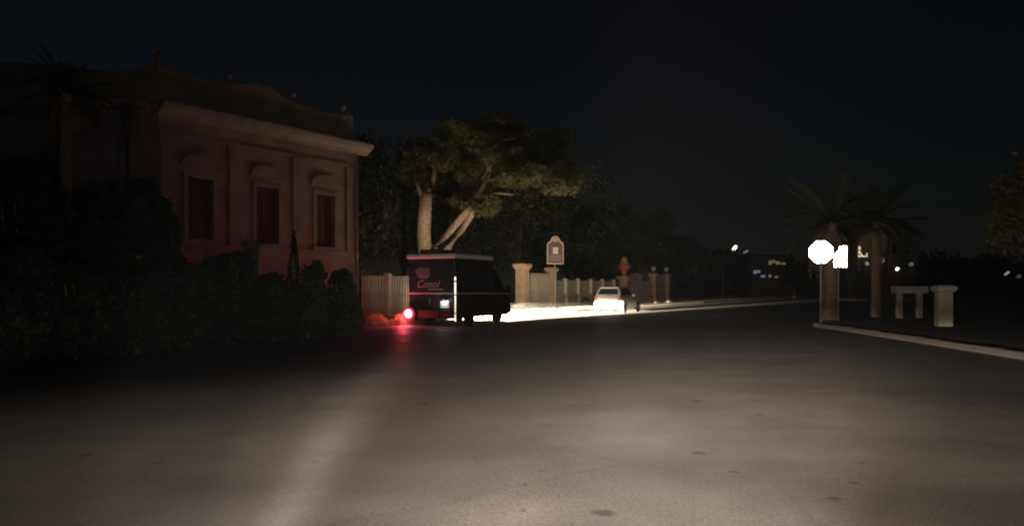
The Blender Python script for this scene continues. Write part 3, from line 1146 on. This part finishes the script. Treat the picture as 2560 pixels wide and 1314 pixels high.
rear = ((0.06, 0.765, 0.93), (0.06, -0.765, 0.93), (0.36, -0.59, 1.43), (0.36, 0.59, 1.43))
right = ((0.06, -0.765, 0.93), (2.78, -0.74, 0.88), (1.80, -0.59, 1.44), (0.36, -0.59, 1.43))
left = ((2.78, 0.74, 0.88), (0.06, 0.765, 0.93), (0.36, 0.59, 1.43), (1.80, 0.59, 1.44))
front = ((2.78, -0.74, 0.88), (2.78, 0.74, 0.88), (1.80, 0.59, 1.44), (1.80, -0.59, 1.44))
b = MB(); b.add(onface(*rear, 0.07, 0.93, 0.22, 0.86, 0.012), [(0, 1, 2, 3)]); b.build('rear_window', M_GLASS, car)
b = MB(); b.add(onface(*front, 0.06, 0.94, 0.08, 0.92, 0.012), [(0, 1, 2, 3)]); b.build('windscreen', M_GLASS, car)
for fc in (right, left):
    for u0, u1 in ((0.10, 0.42), (0.45, 0.88)):
        if fc is left:
            u0, u1 = 1 - u1, 1 - u0
        b = MB(); b.add(onface(*fc, u0, u1, 0.14, 0.88, 0.012), [(0, 1, 2, 3)]); b.build('side_window', M_GLASS, car)
b = MB()
b.box(0.26, 0.44, -0.52, 0.52, 1.435, 1.468)
b.build('spoiler', M_CARPAINT, car, 0.012)
b = MB()
b.box(-0.065, 0.10, -0.76, 0.76, 0.30, 0.58)
bmp = b.build('rear_bumper', M_CARPAINT, car, 0.05)
b = MB()
b.box(-0.075, -0.02, -0.50, 0.50, 0.245, 0.335)
b.build('bumper_insert', M_BLACK, car, 0.01)
b = MB()
b.box(-0.012, 0.02, -0.28, 0.28, 0.62, 0.74)
b.build('number_plate', M_PLATE, car)
for sg in (-1, 1):
    b = MB()
    b.box(-0.005, 0.10, sg * 0.70 - 0.09, sg * 0.70 + 0.09, 0.66, 0.95)
    b.build('tail_lamp', M_TAILOFF, car, 0.02)
    b = MB()
    b.box(1.95, 2.05, sg * 0.80, sg * 0.98, 0.93, 1.06)
    b.build('mirror', M_CARPAINT, car, 0.02)
    b = MB()
    b.box(1.30, 1.48, sg * 0.82 - 0.012, sg * 0.82 + 0.022 * sg, 0.80, 0.83)
    b.build('door_handle', M_BLACK, car)
    b = MB()
    b.box(3.46, 3.56, sg * 0.52 - 0.13, sg * 0.52 + 0.13, 0.56, 0.68)
    b.build('headlight', M_GLASS, car, 0.02)
b = MB()
b.tube([(0.045, 0.0, 0.98), (0.04, -0.18, 1.02)], 0.012, 6)
b.build('rear_wiper', M_BLACK, car)
for x in (0.62, 2.98):
    for sg in (-1, 1):
        b = MB()
        b.lathe([(0.355, -0.02), (0.355, 0.02)], 24, Matrix.Translation((x, sg * 0.815, 0.30)) @ Matrix.Rotation(R(90), 4, 'X'))
        b.build('wheel_arch', M_BLACK, car)
        wh = link_mesh('wheel', tym, car, (x, sg * 0.765, 0.298))
        link_mesh('rim', rmm, wh)

# ================================================================ right-hand street furniture
def face_yaw(p):
    return math.atan2(p[0] + 0.1, p[1] - 1.7)


def lean_plate(o, zc, deg=3.4):
    a = R(deg)                                # plates lean a little towards the traffic
    o.rotation_euler = (a, 0, 0)
    o.location = (0, math.sin(a) * zc, zc * (1 - math.cos(a)))
    return o


# STOP sign
sp = Vector((11.30, 27.8, 0.11))
st = empty('stop_sign', sp, -face_yaw(sp), 'octagonal stop sign shining white on a pole at the kerb', 'sign')
b = MB()
b.tube([(0, 0.05, 0), (0, 0.05, 2.95)], 0.04, 10)
b.build('pole', M_ZINC, st)
zc, r8 = 2.61, 0.40
octa = lambda r: [(r / math.cos(R(22.5)) * math.cos(R(22.5 + 45 * i)), zc + r / math.cos(R(22.5)) * math.sin(R(22.5 + 45 * i))) for i in range(8)]
tilt = math.atan2(2.7 - 1.0, 27.0)
b = MB()
b.prism(octa(r8), -0.004, 0.004, 'xz')
lean_plate(b.build('plate_border', M_RETROW, st), zc)
b = MB()
b.prism(octa(r8 - 0.03), -0.0065, -0.0045, 'xz')
lean_plate(b.build('red_field', M_RETROR, st), zc)
lean_plate(text_mesh('lettering', 'STOP', 0.30, M_RETROW, st, Matrix.Translation((0, -0.0085, zc)) @ Matrix.Rotation(R(90), 4, 'X'), depth=0.001), zc)
b = MB()
b.box(-0.25, 0.25, 0.005, 0.03, zc + 0.12, zc + 0.16)
b.box(-0.25, 0.25, 0.005, 0.03, zc - 0.16, zc - 0.12)
b.build('bracket', M_ZINC, st)

# parking plate behind it
pp = Vector(((2100 - HX) / F * 30.0, 30.0, 0.11))
ps = empty('parking_sign', pp, -face_yaw(pp), 'tall white rectangular street plate between the stop sign and lit window', 'sign')
b = MB()
b.tube([(-0.06, 0.04, 0), (-0.06, 0.04, 3.0)], 0.03, 8)
b.build('pole', M_ZINC, ps)
kz = 30.0 / F
z0, z1 = CAMZ + (HY - 668) * kz - 0.11, CAMZ + (HY - 614) * kz - 0.11
rot = Matrix.Rotation(R(-2), 4, 'Y')
b = MB()
hwp = 15.5 * kz
b.prism([(-hwp + 0.02, z0), (hwp, z0), (hwp, z1), (-0.02, z1 - 0.02), (-0.04, z1 - 0.16), (-hwp + 0.06, z1 - 0.30), (-hwp, z1 - 0.34)], -0.004, 0.004, 'xz')
lean_plate(b.build('plate', M_RETROW, ps), (z0 + z1) / 2)
b = MB()
for dx, dz in ((0.0, 0.0), (-0.09, -0.13)):
    b.add([(-0.01 + dx, -0.007, z1 - 0.26 + dz), (0.02 + dx, -0.007, z1 - 0.26 + dz), (0.07 + dx, -0.007, z1 - 0.36 + dz), (0.04 + dx, -0.007, z1 - 0.36 + dz)], [(0, 1, 2, 3)])
lean_plate(b.build('stroke', M_RETROB, ps), (z0 + z1) / 2)

# stone post with flared cap
qp = G(2359, 815, 0.11)
po = empty('stone_post', qp, R(-8), 'broad pale stone post with flared cap on the right pavement', 'post')
kk = qp.y / F
b = MB()
h = 103 * kk
b.box(-17 * kk, 17 * kk, -0.2, 0.2, 0, h - 0.24)
b.build('shaft', M_POST, po, 0.03)
b = MB()
w0, w1 = 18 * kk, 23 * kk
prof = [(w0, h - 0.238), (w1, h - 0.16), (w1, h - 0.06), (w0 * 0.8, h)]
for (r0, z0_), (r1, z1_) in zip(prof[:-1], prof[1:]):
    b.add([(-r0, -r0, z0_), (r0, -r0, z0_), (r0, r0, z0_), (-r0, r0, z0_), (-r1, -r1, z1_), (r1, -r1, z1_), (r1, r1, z1_), (-r1, r1, z1_)],
          [(0, 1, 5, 4), (1, 2, 6, 5), (2, 3, 7, 6), (3, 0, 4, 7)])
b.add([(-prof[-1][0],) * 2 + (h,), (prof[-1][0], -prof[-1][0], h), (prof[-1][0],) * 2 + (h,), (-prof[-1][0], prof[-1][0], h)], [(0, 1, 2, 3)])
b.build('cap', M_POST, po)
# frame left of it
q2 = G(2248, 795, 0.11)
fr = empty('stone_table', q2, R(-6), 'low stone table of two legs and a top slab left of the broad post', 'table')
kk = q2.y / F
for x, y in ((0.0, 0.0), (56 * kk, 0.35)):
    b = MB()
    b.box(x - 6.5 * kk, x + 6.5 * kk, y - 0.11, y + 0.11, 0, 62 * kk)
    b.build('leg', M_CONC, fr, 0.02)
b = MB()
b.box(-10 * kk, 66 * kk, -0.16, 0.50, 62 * kk + 0.002, 80 * kk)
b.build('top_slab', M_CONC, fr, 0.03)

# ================================================================ vegetation
def pine():
    Y = 47.0
    t = empty('pine_tree', P(1075, 0, Y) * Vector((1, 1, 0)).z if False else (P(1075, HY, Y).x, Y, 0), 0, 'big leaning pine with forked pale trunks above the van', 'tree')
    o = Vector((P(1075, HY, Y).x, Y, 0))

    def q(px, py, dy=0.0):
        return P(px, py, Y + dy) - o
    b = MB()
    b.tube([q(1076, 776), q(1068, 700), q(1063, 640), q(1059, 585), q(1061, 540), q(1064, 505), q(1068, 482)], [0.52, 0.47, 0.44, 0.44, 0.42, 0.40, 0.34], 12)
    b.tube([q(1066, 492), q(1078, 468), q(1084, 450), q(1090, 400, 1)], [0.28, 0.22, 0.17, 0.10], 8)
    b.tube([q(1062, 500), q(1050, 482), q(1046, 470), q(1030, 420, 1)], [0.2, 0.15, 0.12, 0.07], 8)
    b.build('trunk', M_BARK, t)
    b = MB()
    b.tube([q(1072, 690), q(1082, 625), q(1110, 592), q(1146, 553), q(1166, 530), q(1200, 480), q(1225, 430)], [0.32, 0.27, 0.25, 0.23, 0.22, 0.17, 0.1], 10)
    b.build('limb', M_BARK, t)
    b = MB()
    b.tube([q(1085, 720, .6), q(1115, 630, .6), q(1150, 575, .5), q(1178, 535, .3), q(1212, 450, .2), q(1230, 400)], [0.38, 0.31, 0.27, 0.24, 0.18, 0.1], 10)
    b.tube([q(1196, 490), q(1240, 482, -.3), q(1284, 487, -.4)], [0.13, 0.09, 0.04], 7)
    b.tube([q(1210, 452, .2), q(1290, 440, .4), q(1360, 440, .4), q(1410, 452, -.5)], [0.12, 0.10, 0.07, 0.04], 7)
    b.tube([q(1225, 430), q(1215, 395), q(1255, 350), q(1290, 345)], [0.11, 0.10, 0.08, 0.05], 7)
    b.build('limb', M_BARK, t)
    B = []

    def bl(px, py, rx, ry, dy=0.0, rd=None):
        c = q(px, py, dy)
        B.append((tuple(c), (rx * Y / F, (rd or rx * 0.9) * Y / F, ry * Y / F)))
    for a in ((1215, 522, 34, 20, -1), (1180, 512, 34, 18, 0), (1230, 500, 24, 16, -1.2), (1150, 500, 30, 18, 1),
              (1285, 445, 42, 22, -1.5), (1330, 430, 46, 24, -1.2), (1400, 470, 46, 18, -2), (1430, 448, 30, 20, -1.5), (1375, 425, 44, 26, -.5),
              (1300, 405, 54, 28, 0), (1370, 390, 48, 28, .5), (1240, 395, 44, 28, 0), (1180, 430, 40, 30, .8), (1215, 360, 60, 34, 1), (1300, 350, 60, 34, 1.4),
              (1130, 400, 48, 34, 1.2), (1080, 380, 48, 34, 1.5), (1150, 330, 60, 34, 2), (1030, 430, 40, 34, 1.6), (1390, 350, 46, 30, 2), (1250, 312, 60, 26, 2)):
        bl(*a)
    for _ in range(26):
        px, py = random.uniform(1010, 1440), random.uniform(320, 470)
        bl(px, py, random.uniform(10, 22), random.uniform(7, 14), random.uniform(-1, 2))
    leaves('crown', B, 46000, 0.22, M_PINE, t, aspect=0.28, shell=0.25)
    return t


pine()


def tree(name, label, px, Y, h0, h1, rad, trunk_r, nleaf, m, cat='tree', group=None, size=0.3, lean=0.0, seed=0):
    rd = random.Random(seed + int(px))
    x = (px - HX) / F * Y
    t = empty(name, (x, Y, 0), 0, label, cat, group)
    b = MB()
    b.tube([(0, 0, -0.05), (0.1, 0, h0 * 0.5), (lean, 0.1, h0), (lean * 1.3, 0, (h0 + h1) / 2)], [trunk_r * 1.2, trunk_r, trunk_r * 0.8, trunk_r * 0.35], 8)
    for k in range(4):
        a = rd.uniform(0, 6.28)
        b.tube([(lean, 0.1, h0), (lean + rad * .35 * math.cos(a), rad * .35 * math.sin(a), h0 + (h1 - h0) * .35), (lean + rad * .6 * math.cos(a), rad * .6 * math.sin(a), h0 + (h1 - h0) * .6)],
               [trunk_r * .5, trunk_r * .3, trunk_r * .12], 6)
    b.build('trunk', M_DARKBARK, t)
    B = []
    hc, rz = (h0 + h1) / 2, (h1 - h0) / 2
    for k in range(16):
        a, e = rd.uniform(0, 6.28), rd.uniform(-0.9, 0.9)
        rr = rad * math.sqrt(1 - e * e * 0.7) * rd.uniform(0.35, 0.85)
        s = rd.uniform(0.28, 0.48)
        B.append(((lean + rr * math.cos(a), rr * math.sin(a), hc + e * rz * 0.8), (rad * s, rad * s, rz * s * 0.9)))
    leaves('crown', B, nleaf, size, m, t, aspect=0.5, shell=0.3)
    return t


# dark wood behind the fence, told apart only as trunks and crowns
for i, (px, Y, h0, h1, rad, lb) in enumerate([
        (905, 52, 2.5, 12.0, 3.0, 'dark tree crown just right of the villa corner'),
        (1010, 56, 2.5, 13.5, 4.2, 'tall dark tree behind and left of the pine trunk'),
        (1160, 60, 3.0, 14.5, 4.6, 'tall dark tree behind the pine crown'),
        (1300, 58, 2.2, 11.0, 4.0, 'dark tree behind the tan gate pillars'),
        (1420, 60, 2.0, 11.5, 4.2, 'dark tree right behind the framed board'),
        (1500, 66, 2.0, 9.5, 4.0, 'dark tree behind the white car'),
        (1590, 72, 2.0, 8.5, 4.0, 'dark tree behind the terracotta urn'),
        (1680, 84, 2.0, 7.5, 3.8, 'dark tree beyond the far end of the fence')]):
    tree('evergreen_tree', lb, px, Y, h0, h1, rad, 0.22, 7000, M_LEAF, 'tree', 'dark trees behind the fence', 0.34, seed=i)
tree('roadside_tree', 'slim dim trunk and crown left of the distant street lamp', 1806, 92, 3.4, 6.2, 2.2, 0.22, 2500, M_LEAF, seed=31)
tree('roadside_tree', 'small dark tree under the yellowish far windows', 1985, 110, 1.4, 5.2, 3.0, 0.25, 2500, M_LEAF, seed=33)


def bush(label, px, by, ty, hwpx, n, m=M_SHRUB, size=0.16, group='garden shrubs before the villa', name='shrub', dY=0.0, narrow=False):
    p = G(px, by, 0.05)
    Y = p.y + dY
    x = (px - HX) / F * Y
    h = CAMZ + (HY - ty) * Y / F - 0.05
    r = hwpx * Y / F
    t = empty(name, (x, Y, 0.05), 0, label, 'shrub', group)
    rd = random.Random(int(px * 7 + by))
    b = MB()
    for k in range(5):
        a = rd.uniform(0, 6.28)
        b.tube([(0.05 * math.cos(a), 0.05 * math.sin(a), 0), (r * .3 * math.cos(a), r * .3 * math.sin(a), h * .5), (r * .45 * math.cos(a), r * .45 * math.sin(a), h * .8)], [0.03, 0.02, 0.008], 5)
    b.build('stem', M_BARK, t)
    B = []
    if narrow:
        for k in range(9):
            z = h * (k + .5) / 9
            B.append(((0, 0, z), (r * (1.05 - z / h), r * (1.05 - z / h), h * .10)))
    else:
        for k in range(15):
            a, e = rd.uniform(0, 6.28), rd.uniform(0.12, 0.86)
            rr = r * rd.uniform(0.2, 0.72) * (1.05 - 0.5 * e)
            s = rd.uniform(0.30, 0.46)
            B.append(((rr * math.cos(a), rr * math.sin(a) * .8, h * e), (r * s, r * s, h * 0.15)))
        B.append(((0, 0, h * .4), (r * .7, r * .6, h * .38)))
    leaves('foliage', B, n, size, m, t, aspect=0.55, shell=0.4)
    return t


bush('rounded dark shrub at the villa corner nearest the tail lamp', 850, 838, 676, 72, 13000)
bush('dark shrub between the pointed conifer and the corner shrub', 776, 846, 650, 72, 13000)
bush('narrow pointed conifer rising below the middle villa window', 735, 838, 588, 28, 5500, narrow=True, name='conifer')
bush('dark shrub filling the gap left of the pointed conifer', 690, 850, 672, 78, 13000)
bush('broad dark shrub below the left villa window', 570, 856, 620, 100, 15000)
bush('low dark shrub left of the broad one', 465, 868, 660, 92, 12000)
bush('low dark shrub at the foot of the tree-high shrub', 345, 882, 670, 105, 12000)
bush('dark shrub under the palm', 190, 898, 660, 115, 12000)
bush('dark shrub at the left edge of the picture', 30, 918, 600, 130, 12000)
bush('dark tree-high shrub hiding the left end of the villa', 370, 872, 415, 105, 17000, size=0.2)
bush('large dark bush left of the palm trunk', 70, 890, 420, 135, 17000, size=0.2)
bush('dark bush right of the palm trunk', 230, 878, 435, 110, 16000, size=0.2)
bush('small dark round shrub on the pavement left of the white car', 1464, 770, 742, 13, 1500, size=0.14, group=None)

# dark gate post among the shrubs
q3 = G(627, 845, 0.05)
gp = empty('garden_gate_post', q3, R(20), 'dark square post among the shrubs below the villa', 'post')
b = MB()
hh = (845 - 602) * q3.y / F
b.box(-0.19, 0.19, -0.19, 0.19, 0, hh - 0.15)
b.build('shaft', mat('dark slate post', (0.06, 0.065, 0.07), 0.8, 0.2, 5), gp)
b = MB()
b.box(-0.25, 0.25, -0.25, 0.25, hh - 0.148, hh)
b.build('cap', MATS['dark slate post'], gp, 0.02)


def frond_mesh(L, m, droop, n=16, w=0.42):
    b = MB()
    pts = []
    for i in range(n + 1):
        s = i / n
        pts.append(Vector((L * (s - 0.12 * droop * s * s), 0, L * (0.42 * s - droop * s * s * 0.85))))
    b.tube([pts[0], pts[n // 2], pts[n]], [0.035, 0.02, 0.006], 5)
    for i in range(1, n):
        p = pts[i]
        d = (pts[i + 1] - pts[i]).normalized()
        ll = w * L * 0.5 * math.sin(math.pi * (0.12 + 0.82 * i / n))
        for sg in (-1, 1):
            for k in (0.0, 0.5):
                o = p + d * (k * L / n)
                tip = o + d * ll * 0.75 + Vector((0, sg * ll * 0.75, -ll * 0.25))
                wv = d * 0.05 * L / 2
                b.add([o, o + wv, tip], [(0, 1, 2)])
    me = b.mesh('frond')
    me.materials.append(m)
    return me


def palm(label, px, Y, base_py, trunk_r, crown_z, L, nf, skirt, lean=0.0):
    x = (px - HX) / F * Y
    t = empty('palm_tree', (x, Y, 0.08), 0, label, 'tree', 'palms')
    b = MB()
    pts, rad = [], []
    n = 22
    for i in range(n + 1):
        s = i / n
        pts.append((lean * s * s, 0, crown_z * s))
        rad.append(trunk_r * (1.12 - 0.25 * s) * (1.0 + (0.07 if i % 2 else -0.05)))
    b.tube(pts, rad, 12)
    b.build('trunk', M_PALMBARK, t)
    fm = [frond_mesh(L, M_FROND, d) for d in (0.25, 0.55, 0.85)]
    dm = frond_mesh(L * 0.75, M_DEADFROND, 1.5)
    for i in range(nf):
        me = fm[i % 3]
        o = link_mesh('frond', me, t, (lean, 0, crown_z - 0.1), random.uniform(0, 6.283))
        o.rotation_euler = (random.uniform(-.25, .25), random.choice((-0.75, -0.35, 0.0, 0.2)) + random.uniform(-.12, .12), i * 2.399)
        s = random.uniform(0.8, 1.1)
        o.scale = (s, s, s)
    for i in range(skirt):
        o = link_mesh('dry_frond', dm, t, (lean, 0, crown_z - 0.25))
        o.rotation_euler = (random.uniform(-.2, .2), random.uniform(0.35, 0.85), i * 2.399 + 1)
    return t


palm('stout palm just behind the stop sign', 2076, 30.6, 800, 0.27, 4.0, 2.6, 26, 12)
palm('palm trunk right of the parking plate before the lit window', 2190, 34.0, 785, 0.19, 4.3, 2.5, 24, 6)
palm('tall slender palm against the left end of the villa', 163, 19.0, 900, 0.15, 6.3, 1.25, 20, 6)

# big tree cut by the right edge
tree('broadleaf_tree', 'leafy tree cut off by the right edge of the picture', 2640, 24, 2.3, 6.3, 2.3, 0.25, 6000, mat('brownish leaf', (0.12, 0.09, 0.045), 0.8, 0.3, 1.5), seed=77, size=0.24)

# weeds beside the tail lamp: nobody could count them
v, f = [], []
for i in range(1700):
    s = random.random()
    cx = -5.75 + 1.9 * s + random.gauss(0, 0.12)
    cy = 29.5 - 1.0 * (1 - s) + random.gauss(0, 0.35)
    hgt = random.uniform(0.08, 0.36) * (0.6 + 0.9 * (0.5 + 0.5 * math.sin(cx * 7.0)))
    a = random.uniform(0, 6.28)
    dx, dy = math.cos(a) * 0.024, math.sin(a) * 0.024
    tx, ty = random.gauss(0, 0.09), random.gauss(0, 0.09)
    o = len(v)
    v += [(cx - dx, cy - dy, 0.0), (cx + dx, cy + dy, 0.0), (cx + tx, cy + ty, hgt)]
    f.append((o, o + 1, o + 2))
me = bpy.data.meshes.new('roadside_weeds')
me.from_pydata(v, [], f)
me.materials.append(M_WEED)
wo_ = bpy.data.objects.new('roadside_weeds', me)
C.objects.link(wo_)
tag(wo_, 'dry weeds lit red left of the tail lamp', 'weeds', kind='stuff')
v, f = [], []
for i in range(1500):
    s = random.uniform(-2.0, 7.0)
    q = fw(s, random.uniform(-2.5, -1.5) if s > 1.9 else random.uniform(-1.6, -0.4))
    hgt = random.uniform(0.05, 0.2)
    a = random.uniform(0, 6.28)
    dx, dy = math.cos(a) * 0.02, math.sin(a) * 0.02
    o = len(v)
    v += [(q.x - dx, q.y - dy, 0.1), (q.x + dx, q.y + dy, 0.1), (q.x + random.gauss(0, .08), q.y + random.gauss(0, .08), 0.1 + hgt)]
    f.append((o, o + 1, o + 2))
me = bpy.data.meshes.new('pavement_weeds')
me.from_pydata(v, [], f)
me.materials.append(M_WEED)
wo_ = bpy.data.objects.new('pavement_weeds', me)
C.objects.link(wo_)
tag(wo_, 'pale dry weeds on the pavement left of the white car', 'weeds', kind='stuff')

# unlit lamp post before the villa
q4 = P(317, HY, 20.5)
lpst = empty('unlit_lamp_post', (q4.x, 20.5, 0.05), 0, 'dark unlit lantern post in front of the villa left of its windows', 'lamp post')
zt = CAMZ + (HY - 282) * 20.5 / F
b = MB()
b.tube([(0, 0, 0), (0, 0, 0.8), (0, 0, zt - 0.75)], [0.09, 0.06, 0.045], 8)
b.build('pole', M_LAMPPOST, lpst)
b = MB()
b.lathe([(0.05, zt - 0.75), (0.10, zt - 0.70), (0.17, zt - 0.25), (0.20, zt - 0.22), (0.10, zt - 0.06), (0.02, zt)], 6, smooth=False)
b.build('lantern', M_LAMPPOST, lpst)

# ================================================================ far lights
def street_lamp(label, px, py, Y, w, hgt, col, s, tilt=0.0, arm=0.9, group='distant street lamps'):
    p = P(px, py, Y)
    t = empty('street_lamp', (p.x, Y, -0.03), 0, label, 'lamp', group)
    z = p.z + 0.03
    b = MB()
    b.tube([(arm, 0, 0), (arm, 0, z - 0.2), (arm * 0.7, 0, z + 0.05), (w * .5, 0, z + hgt * .5)], [0.10, 0.07, 0.05, 0.04], 8)
    b.build('pole', M_LAMPPOST, t)
    b = MB()
    Mx = Matrix.Translation((0, 0, z)) @ Matrix.Rotation(tilt, 4, 'Y')
    b.prism([(-w / 2, -hgt * .2), (-w * .35, -hgt / 2), (w * .35, -hgt / 2), (w / 2, -hgt * .1), (w * .4, hgt / 2), (-w * .3, hgt * .4)], -0.15, 0.15, 'xz', Mx)
    b.build('lamp_head', glow('lamp ' + label[:24], col, s), t, 0.03)
    return t


street_lamp('bright white tilted distant street lamp over the end of the road', 1834, 623, 150, 2.0, 0.62, (1.0, 0.96, 0.82), 2.2, tilt=-R(52), arm=1.6)
street_lamp('fainter small distant lamp right of the bright one', 1864, 629, 190, 1.4, 0.6, (0.8, 0.9, 0.95), 0.16, tilt=-R(20), arm=1.5)
for px, py, Y, w, h, s, tl, lb in ((2243, 672, 90, 0.42, 0.26, 2.2, -50, 'small bright white lamp right of the lit letter U'),
                                   (2278, 660, 95, 0.45, 0.5, 0.09, 0, 'faint grey lamp above the stone table'),
                                   (2167, 658, 95, 0.55, 0.36, 0.28, 60, 'faint lamp just below the lit window'),
                                   (2517, 683, 100, 0.75, 0.22, 0.25, -40, 'dim slanted lamp near the right edge'),
                                   (2547, 690, 110, 0.5, 0.5, 0.05, 0, 'faintest lamp at the right edge')):
    street_lamp(lb, px, py, Y * 0.82, w * 0.82, h * 0.82, (0.96, 1.0, 0.93), s, tilt=R(tl), arm=0.5)

# house with the lit window
Y = 82.0
k = Y / F
hx0, hx1 = (2122 - HX) * k, (2300 - HX) * k
hs = empty('far_house', ((hx0 + hx1) / 2, Y, -0.03), 0, 'dark house with one lit yellow window and a lit letter beyond the palms', 'building')
cx = (hx0 + hx1) / 2
b = MB()
L2 = (hx1 - hx0) / 2
b.box(-L2, L2, 0.2, 7, 0, 7.2)
b.build('wall', M_FAR, hs)
b = MB()
b.prism([(-L2 - .4, 7.2), (L2 + .4, 7.2), (L2 * .55, 8.8), (-L2 * .55, 8.8)], -0.2, 7.3, 'xz')
b.build('roof', M_ROOF, hs)


def zpx(py):
    return CAMZ + (HY - py) * k + 0.03


def wpart(name, px0, px1, py0, py1, m, y0=0.1, y1=0.19, parent=None):
    b = MB()
    b.box((px0 - HX) * k - cx, (px1 - HX) * k - cx, y0, y1, zpx(py1), zpx(py0))
    return b.build(name, m, parent or hs)


w = wpart('lit_window', 2148, 2170, 615, 642, glow('yellow room light', (1.0, 0.86, 0.52), 1.1), 0.12, 0.19)
wpart('window_frame', 2146, 2172, 642.2, 644, M_FAR, 0.05, 0.19, w)
b = MB()
X = lambda px: (px - HX) * k - cx
b.prism([(X(2154.5), zpx(613)), (X(2154), zpx(629)), (X(2158), zpx(637)), (X(2162), zpx(640)), (X(2165), zpx(634)), (X(2168), zpx(631)), (X(2173), zpx(632)), (X(2173), zpx(613))], 0.06, 0.10, 'xz')
b.build('pane_mask', M_SHUTTER, w)  # added dark mask, leaves only an L of the lit pane showing
for a, c in ((2185, 2196), (2230, 2241), (2262, 2273)):
    wpart('dark_window', a, c, 612, 634, M_GLASS, 0.14, 0.19)
wpart('door', 2225, 2237, 690, 735, M_SHUTTER, 0.14, 0.19)
text_mesh('lit_letter', 'U', 0.75, glow('lit letter', (0.9, 0.95, 0.9), 0.22), hs, Matrix.Translation((X(2206), 0.08, zpx(651))) @ Matrix.Rotation(R(90), 4, 'X'), depth=0.03)

# low far buildings under the street lamps
Y = 165.0
k = Y / F
fh0, fh1 = (1872 - HX) * k, (1985 - HX) * k
cx = (fh0 + fh1) / 2
hs2 = empty('far_house', (cx, Y, -0.03), 0, 'far low building with dim yellow and bluish windows at the road end', 'building')
L2 = (fh1 - fh0) / 2
b = MB()
b.box(-L2, L2, 0.2, 8, 0, zpx(640))
b.build('wall', M_FAR, hs2)
b = MB()
b.box(-L2 - .3, L2 + .3, 0.0, 8.2, zpx(640) + 0.01, zpx(636))
b.build('roof', M_ROOF, hs2)
YW, BW = glow('dim yellow window', (0.75, 0.66, 0.30), 0.16), glow('dim bluish window', (0.45, 0.62, 0.80), 0.22)
for a, c, p0, p1, m in ((1922, 1930, 651, 661, YW), (1931, 1939, 650, 657, YW), (1940, 1950, 653, 661, YW), (1953, 1964, 656, 661, YW),
                        (1884, 1892, 675, 684, BW), (1893, 1901, 675, 682, BW), (1903, 1914, 687, 693, BW), (1922, 1929, 686, 693, YW), (1937, 1946, 690, 694, YW)):
    q = wpart('lit_window', a, c, p0, p1, m, 0.12, 0.19, hs2)

# far-off wood along the horizon: one mass nobody could count
B = []
for i in range(70):
    px = random.uniform(1700, 2900)
    Y = random.uniform(175, 230)
    h = random.uniform(4.5, 9.0) + (3.0 if px > 2000 else 0)
    B.append((((px - HX) / F * Y, Y, h * 0.42), (random.uniform(4, 8), 4.0, h * 0.55)))
tag(leaves('far_wood', B, 26000, 1.3, M_LEAF, None, aspect=0.6, shell=0.2), 'dark far wood along the horizon behind the palms', 'wood', kind='stuff')

b = MB()
b.box(-310, 310, -90, 430, -1.03, 22)  # thin haze added over the whole scene to veil its darks
hz = b.build('haze', bpy.data.materials.new('added veil haze'))
hm = hz.data.materials[0]
hm.use_nodes = True
nt = hm.node_tree
for n in list(nt.nodes):
    if n.type == 'BSDF_PRINCIPLED':
        nt.nodes.remove(n)
pv_ = nt.nodes.new('ShaderNodeVolumePrincipled')
pv_.inputs['Color'].default_value = (0.82, 0.90, 1.0, 1)
pv_.inputs['Density'].default_value = 0.0008
pv_.inputs['Anisotropy'].default_value = 0.3
out = [n for n in nt.nodes if n.type == 'OUTPUT_MATERIAL'][0]
nt.links.new(pv_.outputs[0], out.inputs['Volume'])
tag(hz, kind='stuff')
